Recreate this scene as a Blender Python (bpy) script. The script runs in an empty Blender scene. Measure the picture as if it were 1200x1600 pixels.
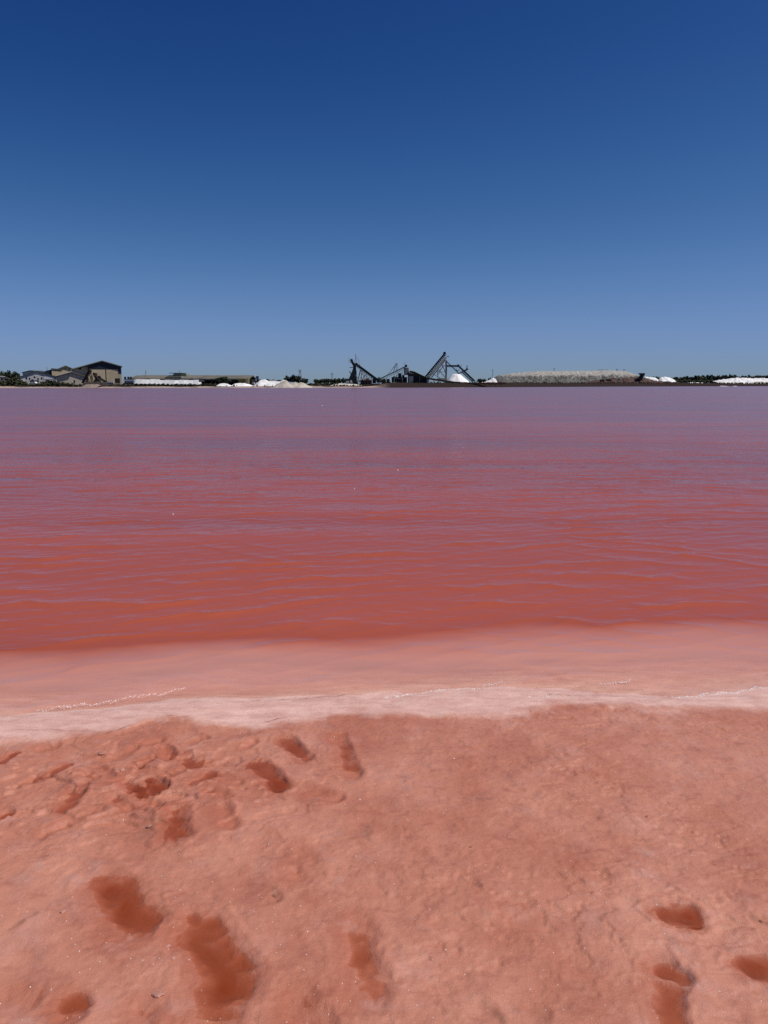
import bpy, math, random
import numpy as np
C = bpy.context.scene
COL = C.collection
rnd = random.Random(7)
R = math.radians
# ------------------------------------------------------------------ camera, sky, sun, exposure
H_CAM, PITCH, FPX = 1.6, R(9.48), 1202.0
cam = bpy.data.cameras.new('camera'); cam_o = bpy.data.objects.new('camera', cam); COL.objects.link(cam_o)
cam.sensor_fit = 'VERTICAL'; cam.sensor_height = 24.0; cam.lens = 24.0*FPX/1600
cam.clip_start = 0.05; cam.clip_end = 20000
cam_o.location = (0, 0, H_CAM); cam_o.rotation_euler = (R(90)-PITCH, 0, 0)
C.camera = cam_o
SUN_EL, SUN_AZ = R(60), R(99)
w = bpy.data.worlds.new('World'); C.world = w; w.use_nodes = True
nt = w.node_tree
bg = nt.nodes['Background']
sk = nt.nodes.new('ShaderNodeTexSky'); sk.sky_type = 'NISHITA'; sk.sun_disc = False
sk.sun_elevation = SUN_EL; sk.sun_rotation = SUN_AZ
sk.air_density = 0.7; sk.dust_density = 0.3; sk.ozone_density = 6
# camera-like tone response per colour channel: a*c^g / (1 + (c/c0)^h)
def wm(op, a, b):
    n = nt.nodes.new('ShaderNodeMath'); n.operation = op
    for k_, x in enumerate((a, b)):
        if isinstance(x, (int, float)): n.inputs[k_].default_value = x
        else: nt.links.new(x, n.inputs[k_])
    return n.outputs[0]
sep = nt.nodes.new('ShaderNodeSeparateColor'); cmb = nt.nodes.new('ShaderNodeCombineColor'); nt.links.new(sk.outputs[0], sep.inputs[0])
for k_, (a_, g_, c0, h_) in enumerate(((290, 3.05, 0.19, 2.8), (43, 2.25, 0.36, 2.4), (9.1, 1.25, 9, 1))):
    c_ = wm('MULTIPLY', sep.outputs[k_], 0.1)
    nt.links.new(wm('DIVIDE', wm('MULTIPLY', wm('POWER', c_, g_), a_), wm('ADD', wm('POWER', wm('DIVIDE', c_, c0), h_), 1.0)), cmb.inputs[k_])
nt.links.new(cmb.outputs[0], bg.inputs[0])
bg.inputs[1].default_value = 0.1
sun = bpy.data.lights.new('sun', 'SUN'); sun.energy = 3.9; sun.angle = R(0.53); sun.color = (1, 0.955, 0.89)
sun_o = bpy.data.objects.new('sun', sun); COL.objects.link(sun_o)
sun_o.rotation_euler = (R(90)-SUN_EL, 0, -SUN_AZ+math.pi)   # set properly just below
from mathutils import Vector
sdir = Vector((math.sin(SUN_AZ)*math.cos(SUN_EL), math.cos(SUN_AZ)*math.cos(SUN_EL), math.sin(SUN_EL)))
sun_o.rotation_euler = sdir.to_track_quat('Z', 'Y').to_euler()
vs = C.view_settings
vs.view_transform = 'Standard'; vs.look = 'None'; vs.exposure = 0.0; vs.gamma = 1; vs.use_curve_mapping = False
C.render.engine = 'CYCLES'
C.cycles.use_denoising = False; C.cycles.max_bounces = 6; C.cycles.transparent_max_bounces = 12; C.cycles.caustics_reflective = False; C.cycles.caustics_refractive = False

# ------------------------------------------------------------------ picture measurements -> places in the world
CP, SP = math.cos(PITCH), math.sin(PITCH)
def ray(px, py):
    u, v = (px-600)/FPX, (800-py)/FPX
    return u, CP+SP*v, -SP+CP*v
def P(px, py, D):
    x, y, z = ray(px, py); t = D/y
    return Vector((x*t, D, H_CAM+z*t))
def G(px, py, z0=0.0):
    x, y, z = ray(px, py); t = (z0-H_CAM)/z
    return (x*t, y*t)
def XA(px, D): return P(px, 600, D).x
def ZA(py, D): return P(600, py, D).z

# ------------------------------------------------------------------ numpy noise
def hash2(ix, iy, seed):
    n = (ix.astype(np.int64)*374761393 + iy.astype(np.int64)*668265263 + seed*982451653) & 0x7fffffff
    n = ((n ^ (n >> 13))*1274126177) & 0x7fffffff
    n = (n ^ (n >> 16)) & 0xffff
    return n/65535.0
def vnoise(x, y, seed=0):
    ix, iy = np.floor(x), np.floor(y); fx, fy = x-ix, y-iy
    sx, sy = fx*fx*fx*(fx*(fx*6-15)+10), fy*fy*fy*(fy*(fy*6-15)+10)
    a, b = hash2(ix, iy, seed), hash2(ix+1, iy, seed)
    c, d = hash2(ix, iy+1, seed), hash2(ix+1, iy+1, seed)
    return (a+(b-a)*sx)*(1-sy)+(c+(d-c)*sx)*sy
def fbm(x, y, seed=0, oct=4, gain=0.5):
    s, a, f, t = 0, 1.0, 1.0, 0
    for k in range(oct):
        s = s+a*(vnoise(x*f+k*17.3, y*f-k*9.1, seed+k)-0.5); t += a; a *= gain; f *= 2.03
    return s/t*2          # about -1..1
def sstep(a, b, x):
    t = np.clip((x-a)/(b-a), 0, 1); return t*t*(3-2*t)

# ------------------------------------------------------------------ objects
def obj(name, me, mat=None, parent=None):
    o = bpy.data.objects.new(name, me); COL.objects.link(o)
    if mat is not None:
        me.materials.clear(); me.materials.append(mat)
    if parent is not None: o.parent = parent
    return o
def tag(o, label=None, cat=None, group=None, kind=None):
    if label: o['label'] = label
    if cat: o['category'] = cat
    if group: o['group'] = group
    if kind: o['kind'] = kind
    return o
def thing(name, label, cat, loc, group=None):
    o = bpy.data.objects.new(name, None); COL.objects.link(o); o.location = loc; o.empty_display_size = 0.3
    return tag(o, label, cat, group)
def copy_tree(o, parent=None):
    c = o.copy(); COL.objects.link(c); c.parent = parent
    for ch in list(o.children): copy_tree(ch, c)
    return c
def grid_mesh(name, xs, ys, Z, attrs=None, smooth=True, keep=None):
    nx, ny = len(xs), len(ys)
    X, Y = np.meshgrid(xs, ys)
    co = np.stack([X, Y, Z], -1).reshape(-1, 3).astype(np.float32)
    i = np.arange((ny-1)*nx).reshape(ny-1, nx)[:, :-1].ravel()
    F = np.stack([i, i+1, i+1+nx, i+nx], -1)
    if keep is not None:
        k = keep.ravel(); F = F[k[F].any(1)]
        used = np.zeros(len(co), bool); used[F.ravel()] = True
        remap = np.cumsum(used)-1; co = co[used]; F = remap[F]
        if attrs: attrs = {n: a.ravel()[used] for n, a in attrs.items()}
    me = bpy.data.meshes.new(name)
    me.vertices.add(len(co)); me.vertices.foreach_set('co', co.ravel())
    me.loops.add(F.size); me.loops.foreach_set('vertex_index', F.ravel().astype(np.int32))
    me.polygons.add(len(F)); me.polygons.foreach_set('loop_start', (np.arange(len(F))*4).astype(np.int32))
    if smooth: me.polygons.foreach_set('use_smooth', np.ones(len(F), bool))
    me.update(calc_edges=True)
    for n, a in (attrs or {}).items():
        at = me.attributes.new(n, 'FLOAT', 'POINT'); at.data.foreach_set('value', np.asarray(a, np.float32).ravel())
    return me

class MB:
    """collects simple shapes given in world coordinates; build() links them as ONE mesh, relative to its root"""
    def __init__(s): s.v, s.f = [], []
    def add(s, vs_, fs):
        n = len(s.v); s.v += [tuple(v) for v in vs_]; s.f += [tuple(i+n for i in f) for f in fs]; return s
    def box(s, x0, x1, y0, y1, z0, z1):
        return s.add([(x0,y0,z0),(x1,y0,z0),(x1,y1,z0),(x0,y1,z0),(x0,y0,z1),(x1,y0,z1),(x1,y1,z1),(x0,y1,z1)],
                     [(0,3,2,1),(4,5,6,7),(0,1,5,4),(1,2,6,5),(2,3,7,6),(3,0,4,7)])
    def beam(s, p, q, w=0.2, h=None):
        p, q = Vector(p), Vector(q); h = h or w; d = (q-p).normalized()
        up = Vector((0,0,1)) if abs(d.z) < 0.95 else Vector((0,1,0))
        a = d.cross(up).normalized()*w/2; b = a.cross(d).normalized()*h/2
        vs_ = [p-a-b, p+a-b, p+a+b, p-a+b, q-a-b, q+a-b, q+a+b, q-a+b]
        return s.add(vs_, [(0,3,2,1),(4,5,6,7),(0,1,5,4),(1,2,6,5),(2,3,7,6),(3,0,4,7)])
    def tube(s, p, q, r=0.1, n=8, r2=None):
        p, q = Vector(p), Vector(q); r2 = r if r2 is None else r2; d = (q-p).normalized()
        up = Vector((0,0,1)) if abs(d.z) < 0.95 else Vector((0,1,0))
        a = d.cross(up).normalized(); b = a.cross(d).normalized()
        ring = [(math.cos(2*math.pi*i/n), math.sin(2*math.pi*i/n)) for i in range(n)]
        vs_ = [p+(a*c+b*e)*r for c, e in ring]+[q+(a*c+b*e)*r2 for c, e in ring]
        return s.add(vs_, [(i, (i+1) % n, n+(i+1) % n, n+i) for i in range(n)]+[tuple(range(n))[::-1], tuple(range(n, 2*n))])
    def prism(s, poly, y0, y1):
        """polygon of (x, z) extruded along y"""
        n = len(poly)
        vs_ = [(x, y0, z) for x, z in poly]+[(x, y1, z) for x, z in poly]
        return s.add(vs_, [tuple(range(n)), tuple(range(2*n-1, n-1, -1))]+[(i, n+i, n+(i+1) % n, (i+1) % n) for i in range(n)])
    def truss(s, p, q, h=1.2, w=1.2, n=8, t=0.14):
        p, q = Vector(p), Vector(q); d = (q-p).normalized()
        a = Vector((0,1,0))*w/2; up = a.cross(d).normalized()*h
        if up.z < 0: up = -up
        for sg in (-1, 1):
            s.beam(p+a*sg, q+a*sg, t); s.beam(p+a*sg+up, q+a*sg+up, t)
            for i in range(n):
                u0, u1 = p.lerp(q, i/n), p.lerp(q, (i+1)/n)
                s.beam(u0+a*sg, u1+a*sg+up, t*.7); s.beam(u1+a*sg, u1+a*sg+up, t*.7)
        for i in range(n+1):
            u0 = p.lerp(q, i/n); s.beam(u0-a, u0+a, t*.7)
        return s
    def build(s, name, mat, root=None, label=None):
        me = bpy.data.meshes.new(name); off = Vector(root_loc(root)) if root is not None else Vector((0,0,0))
        me.from_pydata([tuple(Vector(v)-off) for v in s.v], [], s.f); me.update()
        import bmesh
        b = bmesh.new(); b.from_mesh(me); bmesh.ops.recalc_face_normals(b, faces=b.faces); b.to_mesh(me); b.free()
        o = obj(name, me, mat, root)
        if label: o['label'] = label
        return o
def root_loc(o):
    l = Vector((0,0,0))
    while o is not None: l += o.location; o = o.parent
    return l

# ------------------------------------------------------------------ materials
def mat(name, col, rough=0.8, var=0.25, scale=1.0, col2=None, spec=0.3, bump=0.0, detail=6, metal=0.0):
    m = bpy.data.materials.new(name); m.use_nodes = True; t = m.node_tree; N, L = t.nodes, t.links
    b = N['Principled BSDF']; b.inputs['Roughness'].default_value = rough; b.inputs['Specular IOR Level'].default_value = spec
    b.inputs['Metallic'].default_value = metal
    tc = N.new('ShaderNodeTexCoord'); no = N.new('ShaderNodeTexNoise')
    no.inputs['Scale'].default_value = scale; no.inputs['Detail'].default_value = detail; no.inputs['Roughness'].default_value = 0.65
    L.new(tc.outputs['Object'], no.inputs['Vector'])
    oi = N.new('ShaderNodeObjectInfo')
    c2 = col2 or tuple(min(1, c*(1+var)) for c in col); c1 = col if col2 else tuple(c*(1-var) for c in col)
    rp = N.new('ShaderNodeValToRGB'); rp.color_ramp.elements[0].position = 0.36; rp.color_ramp.elements[1].position = 0.64
    rp.color_ramp.elements[0].color = (*c1, 1); rp.color_ramp.elements[1].color = (*c2, 1)
    L.new(no.outputs[0], rp.inputs[0])
    hs = N.new('ShaderNodeHueSaturation')
    mr = N.new('ShaderNodeMapRange'); mr.inputs[3].default_value = 0.85; mr.inputs[4].default_value = 1.15
    L.new(oi.outputs['Random'], mr.inputs[0]); L.new(mr.outputs[0], hs.inputs['Value']); L.new(rp.outputs[0], hs.inputs['Color'])
    L.new(hs.outputs[0], b.inputs['Base Color'])
    if bump:
        bp = N.new('ShaderNodeBump'); bp.inputs['Strength'].default_value = bump; bp.inputs['Distance'].default_value = 0.3
        L.new(no.outputs[0], bp.inputs['Height']); L.new(bp.outputs[0], b.inputs['Normal'])
    return m
M = {}
M['beige'] = mat('beige_cladding', (0.50, 0.41, 0.265), 0.7, 0.12, 0.35)
M['beige_warm'] = mat('warm_beige_render', (0.60, 0.48, 0.29), 0.8, 0.12, 0.4)
M['taupe'] = mat('taupe_cladding', (0.56, 0.485, 0.36), 0.75, 0.12, 0.4)
M['navy'] = mat('navy_cladding', (0.012, 0.022, 0.04), 0.6, 0.2, 0.5)
M['roof_grey'] = mat('weathered_roof', (0.15, 0.135, 0.105), 0.8, 0.25, 0.25)
M['roof_green'] = mat('grey_green_roof', (0.17, 0.18, 0.14), 0.7, 0.2, 0.3)
M['roof_dark'] = mat('dark_roof', (0.05, 0.055, 0.06), 0.7, 0.25, 0.3)
M['white'] = mat('white_paint', (0.72, 0.72, 0.70), 0.6, 0.10, 0.5)
M['grey_wall'] = mat('mottled_grey_wall', (0.40, 0.40, 0.385), 0.8, 0.2, 0.9, col2=(0.66, 0.65, 0.62))
M['dark'] = mat('dark_opening', (0.016, 0.016, 0.018), 0.7, 0.2)
M['rust'] = mat('rusty_steel', (0.035, 0.028, 0.024), 0.75, 0.4, 1.5)
M['steel_dark'] = mat('dark_green_steel', (0.018, 0.028, 0.030), 0.6, 0.3, 0.8)
M['steel_grey'] = mat('galvanised_steel', (0.30, 0.31, 0.31), 0.5, 0.2, 0.8)
M['steel_cream'] = mat('cream_steel', (0.42, 0.40, 0.31), 0.6, 0.2, 0.8)
M['belt'] = mat('rubber_belt', (0.02, 0.022, 0.022), 0.8, 0.2)
M['blue_grey'] = mat('blue_grey_paint', (0.10, 0.125, 0.19), 0.5, 0.2, 0.5)
M['yellow'] = mat('faded_yellow_paint', (0.26, 0.22, 0.07), 0.7, 0.25, 0.8)
M['brown'] = mat('brown_timber', (0.075, 0.055, 0.035), 0.85, 0.35, 1.2)
M['moss'] = mat('mossy_roof', (0.10, 0.11, 0.03), 0.9, 0.5, 1.0)
M['red'] = mat('faded_red_paint', (0.22, 0.07, 0.05), 0.7, 0.3)
M['glass'] = mat('dark_glass', (0.02, 0.025, 0.03), 0.15, 0.1)
M['salt'] = mat('white_salt', (0.66, 0.64, 0.60), 0.7, 0.04, 0.45, col2=(0.84, 0.84, 0.82), bump=0.5)
M['salt_dirty'] = mat('dirty_salt', (0.40, 0.36, 0.29), 0.85, 0.2, 0.5, col2=(0.62, 0.57, 0.48), bump=0.6)
M['leaf'] = mat('dark_leaves', (0.036, 0.050, 0.024), 0.7, 0.45, 1.2)
M['leaf_olive'] = mat('olive_leaves', (0.085, 0.095, 0.042), 0.7, 0.45, 1.2)
M['bark'] = mat('bark', (0.07, 0.055, 0.04), 0.9, 0.3, 3)

def nodes(m): m.use_nodes = True; return m.node_tree.nodes, m.node_tree.links
def math_n(N, L, op, a, b=None):
    n = N.new('ShaderNodeMath'); n.operation = op
    for i, x in enumerate((a, b)):
        if x is None: continue
        if isinstance(x, (int, float)): n.inputs[i].default_value = x
        else: L.new(x, n.inputs[i])
    return n.outputs[0]
def mixc(N, L, f, a, b, mode='MIX'):
    n = N.new('ShaderNodeMix'); n.data_type = 'RGBA'; n.blend_type = mode
    for i, x in ((0, f), (6, a), (7, b)):
        if isinstance(x, (int, float)): n.inputs[i].default_value = x
        elif isinstance(x, tuple): n.inputs[i].default_value = (*x, 1)
        else: L.new(x, n.inputs[i])
    return n.outputs[2]
def noise_n(N, L, vec, scale, detail=5, rough=0.6, dist=0.0):
    n = N.new('ShaderNodeTexNoise'); n.inputs['Scale'].default_value = scale; n.inputs['Detail'].default_value = detail
    n.inputs['Roughness'].default_value = rough; n.inputs['Distortion'].default_value = dist; L.new(vec, n.inputs['Vector'])
    return n.outputs[0]
def maprange(N, L, x, a, b, c, d):
    n = N.new('ShaderNodeMapRange'); n.inputs[1].default_value = a; n.inputs[2].default_value = b
    n.inputs[3].default_value = c; n.inputs[4].default_value = d; L.new(x, n.inputs[0]); return n.outputs[0]

def ground_material():
    m = bpy.data.materials.new('pink_salt_crust'); N, L = nodes(m); b = N['Principled BSDF']
    pos = N.new('ShaderNodeNewGeometry').outputs['Position']
    at = N.new('ShaderNodeAttribute'); at.attribute_name = 'pale'; pale = at.outputs['Fac']
    n1 = noise_n(N, L, pos, 1.6, 6, 0.62, 0.4); n2 = noise_n(N, L, pos, 9, 7, 0.62, 0.1); n3 = noise_n(N, L, pos, 60, 8, 0.75)
    n4 = noise_n(N, L, pos, 4.2, 5, 0.6, 0.2)
    c = mixc(N, L, maprange(N, L, n1, 0.36, 0.64, 0, 1), (0.455, 0.162, 0.097), (0.575, 0.247, 0.164))
    c = mixc(N, L, maprange(N, L, n2, 0.50, 0.68, 0, 0.6), c, (0.34, 0.105, 0.068))
    c = mixc(N, L, maprange(N, L, n4, 0.56, 0.70, 0, 0.55), c, (0.60, 0.285, 0.21))
    c = mixc(N, L, maprange(N, L, n3, 0.56, 0.72, 0, 0.5), c, (0.27, 0.095, 0.066))
    c = mixc(N, L, maprange(N, L, n3, 0.42, 0.28, 0, 0.35), c, (0.60, 0.32, 0.25))
    wa = N.new('ShaderNodeAttribute'); wa.attribute_name = 'wet'
    c = mixc(N, L, math_n(N, L, 'MULTIPLY', wa.outputs['Fac'], 0.75), c, (0.40, 0.115, 0.060))
    mp = N.new('ShaderNodeMapping'); mp.inputs['Rotation'].default_value = (0, 0, R(52)); mp.inputs['Scale'].default_value = (8, 19, 8); L.new(pos, mp.inputs[0])
    dash = noise_n(N, L, mp.outputs[0], 1.0, 4, 0.6, 0.1)
    c = mixc(N, L, maprange(N, L, dash, 0.57, 0.72, 0, 0.45), c, (0.32, 0.098, 0.060))
    c = mixc(N, L, maprange(N, L, noise_n(N, L, pos, 2.7, 7, 0.68, 0.3), 0.62, 0.72, 0, 0.45), c, (0.33, 0.20, 0.165))
    vm = N.new('ShaderNodeVectorMath'); vm.operation = 'MULTIPLY'; vm.inputs[1].default_value = (3.2, 9, 4); L.new(pos, vm.inputs[0])
    st = noise_n(N, L, vm.outputs[0], 1.6, 8, 0.7, 0.25)
    pc = mixc(N, L, maprange(N, L, st, 0.36, 0.62, 0, 1), (0.62, 0.34, 0.27), (0.79, 0.49, 0.40))
    pc = mixc(N, L, maprange(N, L, n2, 0.55, 0.72, 0, 0.4), pc, (0.50, 0.29, 0.235))
    edge = math_n(N, L, 'ADD', pale, math_n(N, L, 'ADD', maprange(N, L, n2, 0.3, 0.7, -0.3, 0.3), maprange(N, L, n1, 0.35, 0.65, -0.2, 0.2)))
    c = mixc(N, L, maprange(N, L, edge, 0.15, 0.85, 0, 1), c, pc)
    sa = N.new('ShaderNodeAttribute'); sa.attribute_name = 'stain_shade'
    c = mixc(N, L, maprange(N, L, sa.outputs['Fac'], 0.08, 0.7, 0, 0.8), c, (0.33, 0.135, 0.085))
    L.new(c, b.inputs['Base Color'])
    L.new(maprange(N, L, n2, 0.3, 0.7, 0.30, 0.54), b.inputs['Roughness']); b.inputs['Specular IOR Level'].default_value = 0.35
    h = math_n(N, L, 'ADD', math_n(N, L, 'MULTIPLY', math_n(N, L, 'SUBTRACT', n2, math_n(N, L, 'MULTIPLY', dash, 0.4)), 0.012), math_n(N, L, 'MULTIPLY', n3, 0.006))
    h = math_n(N, L, 'ADD', h, math_n(N, L, 'MULTIPLY', noise_n(N, L, pos, 230, 5, 0.75), 0.0016))
    bp = N.new('ShaderNodeBump'); bp.inputs['Strength'].default_value = 0.6; bp.inputs['Distance'].default_value = 1.0
    L.new(h, bp.inputs['Height']); L.new(bp.outputs[0], b.inputs['Normal'])
    return m

def brine_material(name, deep, shallow, d0, tint, waves=True):
    """turbid brine: the deeper, the less of the bed shows; the sky is mirrored on top"""
    m = bpy.data.materials.new(name); N, L = nodes(m); N.remove(N['Principled BSDF']); out = N['Material Output']
    pos = N.new('ShaderNodeNewGeometry').outputs['Position']
    at = N.new('ShaderNodeAttribute'); at.attribute_name = 'depth'; depth = at.outputs['Fac']
    dep = math_n(N, L, 'MAXIMUM', depth, 0.0)
    tr = math_n(N, L, 'POWER', 2.718, math_n(N, L, 'MULTIPLY', dep, -1.0/d0))
    opac = math_n(N, L, 'SUBTRACT', 1.0, tr)
    tp = N.new('ShaderNodeBsdfTransparent')
    L.new(mixc(N, L, opac, (1.0, 0.965, 0.955), tint), tp.inputs[0])
    df = N.new('ShaderNodeBsdfDiffuse')
    lo = N.new('ShaderNodeVectorMath'); lo.operation = 'MULTIPLY'; lo.inputs[1].default_value = (0.05, 0.22, 1); L.new(pos, lo.inputs[0])
    n0 = noise_n(N, L, lo.outputs[0], 1.2, 5, 0.6, 0.5)
    deepc = N.new('ShaderNodeMix'); deepc.data_type = 'RGBA'
    L.new(mixc(N, L, maprange(N, L, n0, 0.35, 0.65, 0, 1), tuple(c*0.86 for c in deep), tuple(c*1.1 for c in deep)), deepc.inputs[7])
    deepc.inputs[6].default_value = (*shallow, 1); L.new(maprange(N, L, dep, 0.012 if waves else 0.0, 0.140 if waves else 0.026, 0, 1), deepc.inputs[0]); L.new(deepc.outputs[2], df.inputs[0])
    mx = N.new('ShaderNodeMixShader'); L.new(opac, mx.inputs[0]); L.new(tp.outputs[0], mx.inputs[1]); L.new(df.outputs[0], mx.inputs[2])
    gl = N.new('ShaderNodeBsdfGlossy'); fr = N.new('ShaderNodeFresnel'); fr.inputs[0].default_value = 1.36
    if waves:
        fa = N.new('ShaderNodeAttribute'); fa.attribute_name = 'far'
        v1 = N.new('ShaderNodeVectorMath'); v1.operation = 'MULTIPLY'; v1.inputs[1].default_value = (1.7, 3.2, 1); L.new(pos, v1.inputs[0])
        v2 = N.new('ShaderNodeVectorMath'); v2.operation = 'MULTIPLY'; v2.inputs[1].default_value = (1.5, 1.9, 1); L.new(pos, v2.inputs[0])
        r1 = noise_n(N, L, v1.outputs[0], 2.4, 3, 0.55, 0.3); r2 = noise_n(N, L, v2.outputs[0], 1.0, 4, 0.6, 0.4)
        v4 = N.new('ShaderNodeVectorMath'); v4.operation = 'MULTIPLY'; v4.inputs[1].default_value = (0.45, 0.50, 1); L.new(pos, v4.inputs[0])
        r4 = noise_n(N, L, v4.outputs[0], 1.0, 5, 0.65, 0.4)
        wind = maprange(N, L, n0, 0.35, 0.65, 0.65, 1.0)
        hh = math_n(N, L, 'ADD', math_n(N, L, 'MULTIPLY', r1, 0.024), math_n(N, L, 'MULTIPLY', r2, 0.062))
        hh = math_n(N, L, 'ADD', hh, math_n(N, L, 'MULTIPLY', r4, 0.11))
        v3 = N.new('ShaderNodeVectorMath'); v3.operation = 'MULTIPLY'; v3.inputs[1].default_value = (0.02, 0.12, 1); L.new(pos, v3.inputs[0])
        hh = math_n(N, L, 'ADD', hh, math_n(N, L, 'MULTIPLY', noise_n(N, L, v3.outputs[0], 1.0, 5, 0.65), 0.22))
        hh = math_n(N, L, 'MULTIPLY', hh, wind)
        hh = math_n(N, L, 'MULTIPLY', hh, maprange(N, L, fa.outputs['Fac'], 0.0, 0.30, 0.20, 1.0))
        hh = math_n(N, L, 'MULTIPLY', hh, maprange(N, L, fa.outputs['Fac'], 0.5, 1.0, 1.0, 0.80))
        bp = N.new('ShaderNodeBump'); bp.inputs['Strength'].default_value = 1.0; bp.inputs['Distance'].default_value = 1.0
        L.new(hh, bp.inputs['Height']); L.new(bp.outputs[0], gl.inputs['Normal']); L.new(bp.outputs[0], fr.inputs['Normal'])
        L.new(maprange(N, L, fa.outputs['Fac'], 0.0, 0.6, 0.05, 0.27), gl.inputs['Roughness'])
    else:
        gl.inputs['Roughness'].default_value = 0.04
    m2 = N.new('ShaderNodeMixShader')
    # unresolved ripples mask one another: a rough lake mirrors less at grazing angles than a flat one
    L.new(math_n(N, L, 'MULTIPLY', fr.outputs[0], maprange(N, L, fa.outputs['Fac'], 0.0, 1.0, 0.92, 1.0)) if waves else fr.outputs[0], m2.inputs[0]); L.new(mx.outputs[0], m2.inputs[1]); L.new(gl.outputs[0], m2.inputs[2])
    L.new(m2.outputs[0], out.inputs['Surface'])
    return m

# ------------------------------------------------------------------ near shore: pink salt flat with footprints
def curve(pts, z0):
    w_ = sorted(G(px, py, z0) for px, py in pts)
    xs, ys = np.array([a for a, _ in w_]), np.array([b for _, b in w_])
    return lambda X: np.interp(X, xs, ys)
near_edge = curve([(0,1160),(110,1152),(190,1140),(240,1122),(300,1126),(400,1130),(480,1124),(560,1119),(640,1117),(700,1113),(790,1110),(870,1099),(1000,1102),(1100,1106),(1200,1109)], 0.024)
water_edge = curve([(0,1118),(60,1110),(180,1097),(290,1078),(420,1082),(600,1089),(690,1076),(780,1070),(900,1084),(1040,1090),(1120,1084),(1200,1073)], 0.0)
deep_edge = curve([(0,1030),(150,1027),(300,1014),(450,1006),(600,998),(800,992),(950,988),(1080,985),(1200,990)], -0.06)
def base_height(X, Y):
    wob = 0.05*fbm(X*2.6+Y*.8, Y*0+3.3, 5, 5, 0.6)
    ne, we, de = near_edge(X)+wob, water_edge(X)+0.02*fbm(X*2.5, Y*0+9.1, 8, 3), deep_edge(X)
    z = 0.020+0.007*fbm(X*1.3, Y*1.3, 11, 4)+0.004*fbm(X*6, Y*6, 12, 3)
    z = z-0.004*sstep(ne-0.5, ne, Y)
    z = z+0.008*(0.15+0.85*sstep(-.2, .5, fbm(X*1.7, Y*0, 6, 3)))*sstep(ne-0.012-0.05*sstep(0, .4, fbm(X*2.2, Y*0, 7, 2)), ne+0.018, Y)                       # crust ledge of the pale berm
    t = np.clip((Y-ne)/np.maximum(we-ne, 0.08), 0, 1)
    z = z*(1-t**2)                                                  # berm slopes down to the waterline
    u = np.clip((Y-we)/np.maximum(de-we, 0.1), 0, 1)
    z = z-0.026*u**1.8*(Y > we)
    z = z-0.20*sstep(de-1.12, de+0.90, Y+.22*fbm(X*.9, Y*1.6, 16, 4))-0.30*sstep(de+.4, de+4.0, Y)-0.3*sstep(de+2, de+30, Y)
    under = sstep(we, we+0.1, Y)
    z = z+under*(0.006*fbm(X*2.2, Y*9, 14, 3))*(Y < de+0.6)
    pale = sstep(ne-0.09, ne+0.10, Y+0.06*fbm(X*5, Y*7, 15, 4))
    return z, pale, ne
PRINTS = [  # heel/toe in the picture, half width m, depth m, jaggedness
    ((166,1388),(206,1440),0.082,0.042,1), ((306,1450),(346,1536),0.082,0.045,1), ((302,1428),(308,1440),0.03,0.02,1),
    ((108,1572),(106,1590),0.045,0.035,.6), ((402,1200),(438,1228),0.050,0.036,.6), ((447,1156),(474,1184),0.042,0.028,.5), ((527,1150),(546,1208),0.042,0.026,.5),
    ((275,1268),(276,1305),0.050,0.030,.6), ((236,1218),(242,1232),0.038,0.036,.6), ((122,1228),(104,1262),0.040,0.024,.4), ((105,1194),(76,1212),0.030,0.026,.3),
    ((-4,1192),(20,1180),0.026,0.034,.2), ((-3,1278),(12,1268),0.026,0.032,.2), ((62,1302),(150,1268),0.030,0.014,.4), ((254,1168),(258,1182),0.034,0.028,.8),
    ((170,1185),(205,1168),0.035,0.016,.7), ((200,1215),(160,1232),0.03,0.014,.7), ((300,1195),(320,1188),0.035,0.016,.7),
    ((343,1272),(350,1290),0.045,0.022,.6), ((552,1452),(568,1540),0.062,0.026,.8), ((470,1572),(480,1600),0.070,0.024,.5), ((462,1335),(470,1365),0.055,0.020,.6), ((330,1240),(350,1250),.035,.020,.7), ((230,1160),(250,1156),.03,.02,.7), ((130,1215),(140,1222),.03,.022,.7), ((178,1250),(196,1262),.034,.02,.7), ((225,1246),(245,1256),.034,.022,.7), ((45,1222),(66,1214),.03,.018,.6), ((265,1212),(282,1204),.03,.022,.7), ((380,1165),(396,1158),.03,.016,.6),
    ((490,1242),(520,1248),0.040,0.022,.5), ((270,1600),(335,1592),0.06,0.024,.6), ((20,1556),(36,1564),0.045,0.016,.5),
    ((1036,1432),(1070,1435),0.046,0.044,.5), ((1166,1512),(1225,1518),0.048,0.050,.4), ((1034,1516),(1066,1532),0.040,0.036,.8), ((1040,1540),(1046,1590),0.046,0.022,.6),
    ((1194,1440),(1202,1443),0.018,0.014,.8), ((770,1578),(774,1592),0.022,0.014,.9), ((830,1570),(845,1582),0.03,0.012,.9), ((722,1372),(742,1390),0.018,0.009,.6),
    ((432,1398),(434,1408),0.018,0.012,.9), ((215,1580),(222,1600),0.035,0.018,.8), ((280,1180),(300,1196),.034,.022,.7), ((185,1222),(215,1238),.036,.024,.7), ((300,1225),(325,1215),.034,.022,.7), ((150,1200),(165,1216),.03,.02,.8), ((215,1196),(232,1186),.03,.024,.7), ((205,1262),(225,1252),.03,.018,.7), ((60,1170),(85,1164),.028,.016,.6), ((295,1160),(312,1152),.03,.018,.7), ((345,1215),(362,1226),.03,.014,.6), ((415,1310),(430,1335),.04,.012,.6), ((640,1330),(660,1350),.04,.009,.6), ((905,1350),(930,1362),.04,.008,.6), ((590,1480),(592,1580),0.02,0.008,.8)]
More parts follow.
